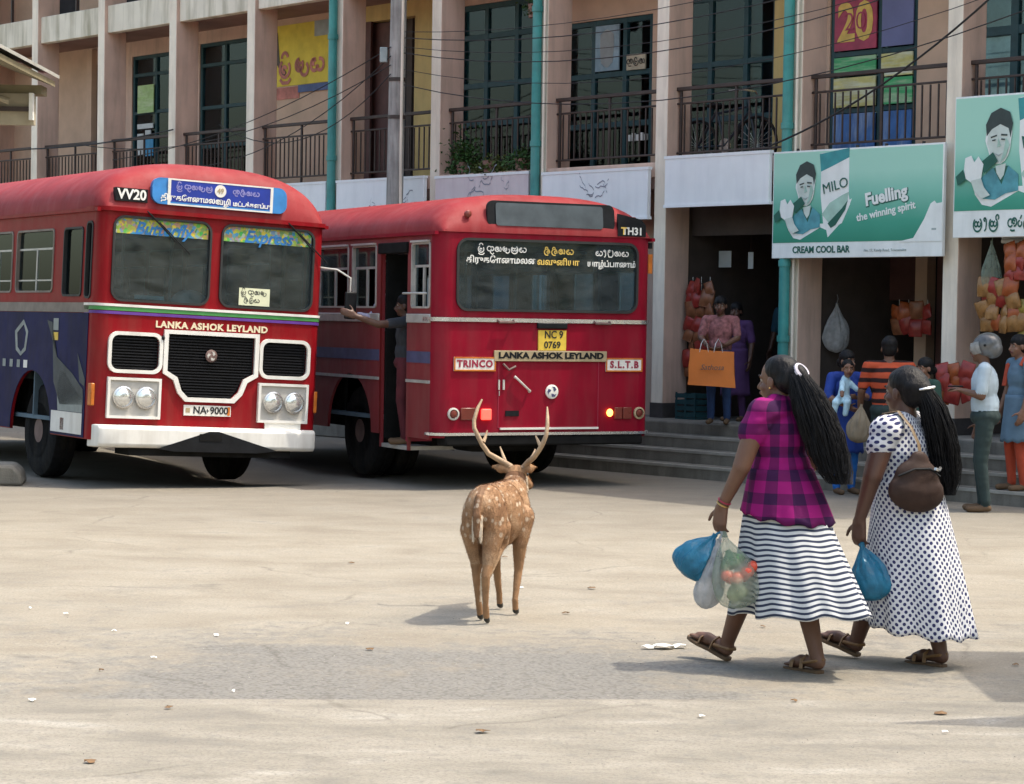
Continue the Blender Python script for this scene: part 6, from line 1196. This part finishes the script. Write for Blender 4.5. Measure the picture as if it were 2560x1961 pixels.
MB().tube([(.28, -.25, .95), (.36, -.12, .97), (.36, .12, .97), (.28, .25, .95)], .012, 6).build('handlebar', m_chrome, bk); MB().sphere((-.18, 0, .82), (.13, .07, .035), 10, 6).build('saddle', m_black, bk); MB().lathe([(.09, -.01), (.09, .01)], (0, 0, .33), 'y', 16).build('chain_ring', m_chrome, bk)
# ---------------------------------------------------------------- goods in the shops
m_pk = [mat('packet_red', (.28, .03, .022), .35, .3, 12), mat('packet_orange', (.32, .075, .02), .35, .3, 12), mat('packet_gold', (.30, .15, .05), .3, .3, 12), mat('packet_brown', (.24, .09, .04), .4, .3, 12), mat('packet_yellow', (.28, .21, .04), .35, .3, 12)]
def packet_mesh(seed):
    rn = random.Random(seed); mb = MB(); n = 16; rings = []
    for t, k, d in ((0, .9, .03), (.06, .95, .06), (.3, 1, .55), (.6, 1, .6), (.9, .95, .2), (1, .9, .03)): rings.append([(.075 * k * math.cos(a) * (1.1 if abs(math.cos(a)) > .7 else 1), .062 * d * math.sin(a) + .008 * rn.uniform(-1, 1), .2 * t - .1) for a in [2 * math.pi * j / n for j in range(n)]])
    mb.loft(rings); me = mb.mesh('packet'); me.polygons.foreach_set('use_smooth', [True] * len(me.polygons)); return me
PKM = []
for i, m in enumerate(m_pk): me = packet_mesh(i); me.materials.append(m); PKM.append(me)
def packets(label, u, v, z0, z1, w, cols, n, seed, rows=5):
    o = empty('hanging_packets', tuple(fpt(u, v, z1)), FRZ, label, 'snacks', 'strings of snack packets'); rn = random.Random(seed)
    for c in range(cols): x = (c - (cols - 1) / 2) * w / max(1, cols - 1) if cols > 1 else 0; MB().tube([(x, 0, .05), (x, .005, z0 - z1)], .003, 4).build('string', m_lw, o)
    for k in range(n):
        p = bpy.data.objects.new('packet', PKM[rn.choice(rows)]); COL.objects.link(p); p.parent = o; c = k % cols; x = (c - (cols - 1) / 2) * w / max(1, cols - 1) if cols > 1 else 0
        p.location = (x + rn.uniform(-.02, .02), -.03 + rn.uniform(-.03, .02), (z0 - z1) * (k // cols + .5) / max(1, n // cols) + rn.uniform(-.02, .02)); p.rotation_euler = (rn.uniform(-.3, .3), rn.uniform(-.35, .35), rn.uniform(-.5, .5)); p.scale = (rn.uniform(.8, 1.1),) * 3
packets('dense red snack packets hanging behind the woman in pink', .33, .35, 1.05, 2.2, .28, 3, 24, 1, [0, 0, 3]); packets('orange snack packets hanging by the inner shop door', 3.0, 1.0, 1.6, 1.95, .4, 4, 8, 2, [1, 0, 3]); packets('gold and orange snack packets hanging above the helmeted man', 4.92, -.02, 1.70, 2.16, .34, 4, 16, 3, [1, 2, 2, 0]); packets('reddish snack packets hanging under the larger sign', 5.2, -.02, 2.2, 2.56, .3, 3, 9, 4, [1, 0]); packets('yellow snack packets hanging near the orange scarf woman', 5.3, .05, 1.4, 2.0, .25, 3, 12, 6, [4, 2]); packets('pale red snack packets piled low beside the column and the helmeted man', 4.55, -.25, .95, 1.3, .28, 3, 9, 8, [0, 1])
def sheet_bag(label, u, v, z0, z1, r, m, seed): p0, p1 = fpt(u, v, z1), fpt(u, v, z0); return bag('hanging_bag', label, m, tuple(p1), p0, p1, r, .6, seed, handles=(p0 + Vector((0, 0, .1)),))
sheet_bag('bunch of clear plastic bags hanging at the column edge', 4.80, -.03, 2.05, 2.6, .10, m_bagc, 3); sheet_bag('white plastic bag hanging behind the woman carrying a child', 2.22, .6, 1.38, 1.95, .15, m_bagw, 6)
# shelving in the doorway shop
sh = empty('shop_shelves', tuple(fpt(.75, 3.0, .55)), FRZ, 'dim shelves of goods at the back of the doorway shop', 'shelf')
for z in (.3, .75, 1.2, 1.65, 2.1): MB().box(-.7, -.18, z, .7, .18, z + .025).build('shelf_board', m_rail, sh)
for x in (-.7, .7): MB().box(x - .02, -.18, 0, x + .02, .18, 2.5).build('upright', m_rail, sh)
rn = random.Random(8)
for z in (.325, .775, 1.225, 1.675, 2.125):
    x = -.64
    while x < .6: w_ = rn.uniform(.06, .16); MB().box(x, -.14, z, x + w_ * .9, .05, z + rn.uniform(.1, .3)).build('carton', rn.choice(m_pk + [m_ntw, m_adg, m_ntb]), sh); x += w_ + .02
ct = empty('shop_counter', tuple(fpt(1.35, 1.7, .55)), FRZ, 'low pale counter inside the doorway shop', 'counter'); MB().box(-.45, -.25, 0, .45, .25, .8).build('base', m_adg, ct, bev=.01); MB().box(-.48, -.28, .8, .48, .28, .83).build('top', m_ntw, ct)
for (u, v, z, s_, m, lab) in ((.42, .15, .55, .17, m_dteal, 'dark green plastic crate on the plinth under the orange bag'), (4.52, -.75, .41, .17, m_ntb, 'blue plastic crate on the steps beside the column'), (4.55, -1.15, .275, .2, mat('blue_grey_crate', (.16, .19, .27), .6, .2, 6), 'blue-grey plastic crate on the lower step by the column')):
    cr = empty('crate', tuple(fpt(u, v, z)), FRZ, lab, 'crate'); MB().box(-s_, -s_ * .8, 0, s_, s_ * .8, .02).build('base', m, cr)
    for k in range(4):
        z_ = .03 + .075 * k
        for b_ in ((-s_, -s_ * .8, z_, s_, -s_ * .8 + .012, z_ + .05), (-s_, s_ * .8 - .012, z_, s_, s_ * .8, z_ + .05), (-s_, -s_ * .8, z_, -s_ + .012, s_ * .8, z_ + .05), (s_ - .012, -s_ * .8, z_, s_, s_ * .8, z_ + .05)): MB().box(*b_).build('slat', m, cr)
    for x in (-s_ + .02, 0, s_ - .02): MB().box(x - .012, -s_ * .8 - .004, 0, x + .012, -s_ * .8 + .006, .32).build('rib', m, cr)
tl = empty('tube_light', tuple(fpt(5.05, .15, 2.6)), FRZ, 'white tube light fitting under the larger sign', 'lamp'); MB().tube([(-.25, 0, 0), (.6, 0, 0)], .022, 8).build('tube', m_lw, tl); MB().box(-.27, .02, -.02, .62, .06, .05).build('fitting', m_ntw, tl)
for (u, v, z, lab) in ((-.35 + .55, .9, 2.38, 'white paper sign hanging at the left of the doorway shop'), (.62, .9, 2.36, 'small white card hanging in the doorway shop')):
    cpo = empty('hanging_card', tuple(fpt(u, v, z)), FRZ, lab, 'sign'); MB().box(-.1 if 'left' in lab else -.04, -.004, 0, .1 if 'left' in lab else .04, .004, .2).build('card', m_ntw, cpo); MB().box(-.003, -.003, .2, .003, .003, .4).build('string', m_rail, cpo)
# ---------------------------------------------------------------- shelter roof at the left, kerb block
m_tin = mat('corrugated_sheet', (.50, .50, .46), .45, .15, 4, .1, 30, metal=.3); m_olive = mat('olive_soffit', (.20, .17, .10), .85, .2, 4); m_fasc = mat('shelter_fascia', (.34, .30, .22), .8, .2, 4)
ks = empty('bus_shelter', (-4.17, 20.5, 0), 0, 'sheet-roofed shelter eave jutting in beside the waiting bus', 'shelter')
mb = MB(); n = 40; top = []; bot = []
for i in range(n + 1): x = -3.2 * i / n; z = 3.86 + .38 * i / n * 3.2; top.append((x, z + .014 * math.sin(i * 2.2))); bot.append((x, z - .03 + .014 * math.sin(i * 2.2)))
mb.loft([[(x, y, z) for x, z in top + bot[::-1]] for y in (-3.4, 0)]); mb.build('roof_sheet', m_tin, ks)
MB().prism([(-.03, 3.80), (-3.2, 5.0), (-3.2, 4.94), (-.03, 3.75)], -3.3, -.05).build('soffit', m_olive, ks); MB().box(-3.2, -.33, 3.38, -.16, -.25, 3.66).build('fascia', m_fasc, ks); MB().box(-3.2, -.37, 3.5, -.17, -.335, 3.54).build('rail', m_rail, ks); MB().box(-.19, -.40, 3.42, -.155, -.34, 3.66).build('bracket', m_lw, ks); MB().box(-3.2, -.3, 3.66, -.1, -.06, 3.74).build('wall_plate', m_olive, ks)
MB().tube([(-.7, -.45, 3.5), (-.48, -.45, 3.62), (-.36, -.43, 3.58)], .03, 8).build('bundled_wire', m_fasc, ks)
for x, y in ((-1.4, -.3), (-3.0, -.3), (-1.4, -2.9), (-3.0, -2.9)): MB().box(x - .06, y - .06, 0, x + .06, y + .06, 4.2).build('post', m_fasc, ks)
kb_ = empty('kerb_block', (-5.0, 21.85, 0), R(8), 'broken grey concrete kerb block beside the front wheel of the waiting bus', 'kerb'); mb = MB().loft([[(x + .02 * noise.noise((i, x, 1)), y, z) for x, z in ((-.9, 0), (.23, 0), (.2, .13), (.12, .20), (-.9, .22))] for i, y in enumerate((0, .3, .6))]); mb.build('block', m_step, kb_, bev=.03)
# ---------------------------------------------------------------- litter
m_pap = mat('paper_scrap', (.80, .79, .74), .7, .08, 20); m_lf = mat('dry_leaf', (.16, .09, .04), .8, .3, 14); rn = random.Random(21)
def scrap(label, x, y, s, m, seed, name, cat, group):
    rn2 = random.Random(seed); mb = MB(); n = 9; P = [(s * rn2.uniform(.5, 1) * math.cos(2 * math.pi * i / n), s * rn2.uniform(.4, .9) * math.sin(2 * math.pi * i / n), rn2.uniform(.002, .02) * (1 if s > .04 else .6)) for i in range(n)]
    mb.add(P + [(0, 0, .022 if s > .04 else .012)] , [(i, (i + 1) % n, n) for i in range(n)]); o = mb.build(name, m, None, smooth=False, fix=False, label=label, cat=cat, group=group); o.location = (x, y, gh(x, y) + .004)
    so = o.modifiers.new('t', 'SOLIDIFY'); so.thickness = .0015
for k, (dx, dy, s) in enumerate(((0, 0, .085), (.09, .03, .05), (-.08, -.02, .045))): scrap('torn white paper lying in a cluster behind the front walker', .80 + dx, 11.58 + dy, s, m_pap, 40 + k, 'paper_scrap', 'litter', 'torn paper cluster')
for k in range(13):
    y = rn.uniform(8.4, 15.5); x = rn.uniform(-.23, .23) * y; scrap('tiny white paper scrap dropped on the dusty concrete', x, y, rn.uniform(.010, .024), m_pap, k, 'paper_scrap', 'litter', 'white paper scraps on the ground')
for k in range(14):
    y = rn.uniform(8.2, 16); x = rn.uniform(-.23, .23) * y; scrap('small dry brown leaf lying on the dusty concrete', x, y, rn.uniform(.015, .04), m_lf, 90 + k, 'dry_leaf', 'leaf', 'dry leaves on the ground')
mb = MB(); rn = random.Random(3)
for k in range(3500):
    y = 8.2 + 9 * rn.random() ** 1.6; x = rn.uniform(-.24, .24) * y; s = rn.uniform(.002, .006); z = gh(x, y); a = rn.uniform(0, 3)
    if not (10.0 < y < 12.0 and x < 1.2) and rn.random() < .88: continue
    c_, s2 = math.cos(a) * s, math.sin(a) * s; mb.add([(x + c_, y + s2, z), (x - s2, y + c_, z), (x - c_, y - s2, z), (x + s2, y - c_, z), (x, y, z + s * .9)], [(0, 1, 4), (1, 2, 4), (2, 3, 4), (3, 0, 4)])
mb.build('gravel', mat('grey_grit', (.26, .24, .21), .9, .4, 20), None, smooth=False, fix=False, kind='stuff', label='loose grey grit scattered over the yard', cat='gravel')
# ---------------------------------------------------------------- market awning to the right whose shadow reaches into view
aw = empty('market_awning', (5.43, 10.12, 0), 0, 'canvas awning on poles standing beside the yard', 'awning')
MB().prism([(-1.55, 3.4), (2.2, 3.7), (2.2, 3.72), (-1.55, 3.42)], .0, 1.58).build('canvas', m_white, aw)
mb = MB(); pl_ = [(-2.15, -.59), (-1.2, -.70), (1.2, -.75), (1.2, -.2), (-1.2, -.24)]  # unseen plate shaped to throw the second, pointed shadow
mb.add([(x, y, 3.38) for x, y in pl_] + [(x, y, 3.4) for x, y in pl_], [(0, 1, 2, 3, 4), (9, 8, 7, 6, 5)] + [(i, (i + 1) % 5, 5 + (i + 1) % 5, 5 + i) for i in range(5)]); mb.build('shadow_flap', m_white, aw)
for x, y in ((-1.3, .15), (2.0, .15), (-1.3, 1.45), (2.0, 1.45), (1.0, -.5)): MB().tube([(x, y, 0), (x, y, 3.40)], .03, 8).build('post', m_rail, aw)
# ---------------------------------------------------------------- unseen trees on the sunny side, added for the bus windows to reflect
def tree(label, x, y, h, seed):
    o = empty('reflection_tree', (x, y, 0), 0, label, 'tree', 'unseen trees added for reflections'); rn = random.Random(seed); mb = MB().tube([(0, 0, 0), (.1, .05, h * .25), (-.05, .1, h * .5), (.1, 0, h * .8)], [.3, .24, .17, .06], 10)
    for k in range(6): a = k * 1.1; mb.tube([(0, .05, h * (.3 + .06 * k)), (math.cos(a) * h * .16, math.sin(a) * h * .16, h * (.45 + .06 * k)), (math.cos(a) * h * .3, math.sin(a) * h * .3, h * (.52 + .06 * k))], [.12, .08, .03], 7)
    mb.build('trunk', m_pole, o); fo = MB()
    for _ in range(3600):
        a, u_ = rn.uniform(0, 6.28), rn.uniform(-1, 1); r_ = rn.random() ** .4 * (1 + .25 * math.sin(5 * a + seed)); p_ = Vector((math.cos(a) * math.sqrt(1 - u_ * u_) * r_ * h * .42, math.sin(a) * math.sqrt(1 - u_ * u_) * r_ * h * .42, h * .58 + u_ * r_ * h * .42)); l = rn.uniform(.12, .3); d_ = Vector((rn.uniform(-1, 1), rn.uniform(-1, 1), rn.uniform(-1, .6))).normalized(); s_ = d_.cross(Vector((rn.uniform(-1, 1), rn.uniform(-1, 1), 1))).normalized() * l * .45
        fo.add([p_, p_ + d_ * l * .5 + s_, p_ + d_ * l, p_ + d_ * l * .5 - s_], [(0, 1, 2, 3)])
    fo.build('crown', m_leaf, o, smooth=False, fix=False, kind='stuff')
for k, (x, y, h_) in enumerate(((15.5, -4, 9.5), (17.5, .5, 11), (15.5, 4.5, 10), (18, 8.5, 11.5), (16.5, 12.5, 10))): tree('unseen green tree added for window reflections at the ' + 'sunny' + ' end of the yard', x, y, h_, 60 + k)
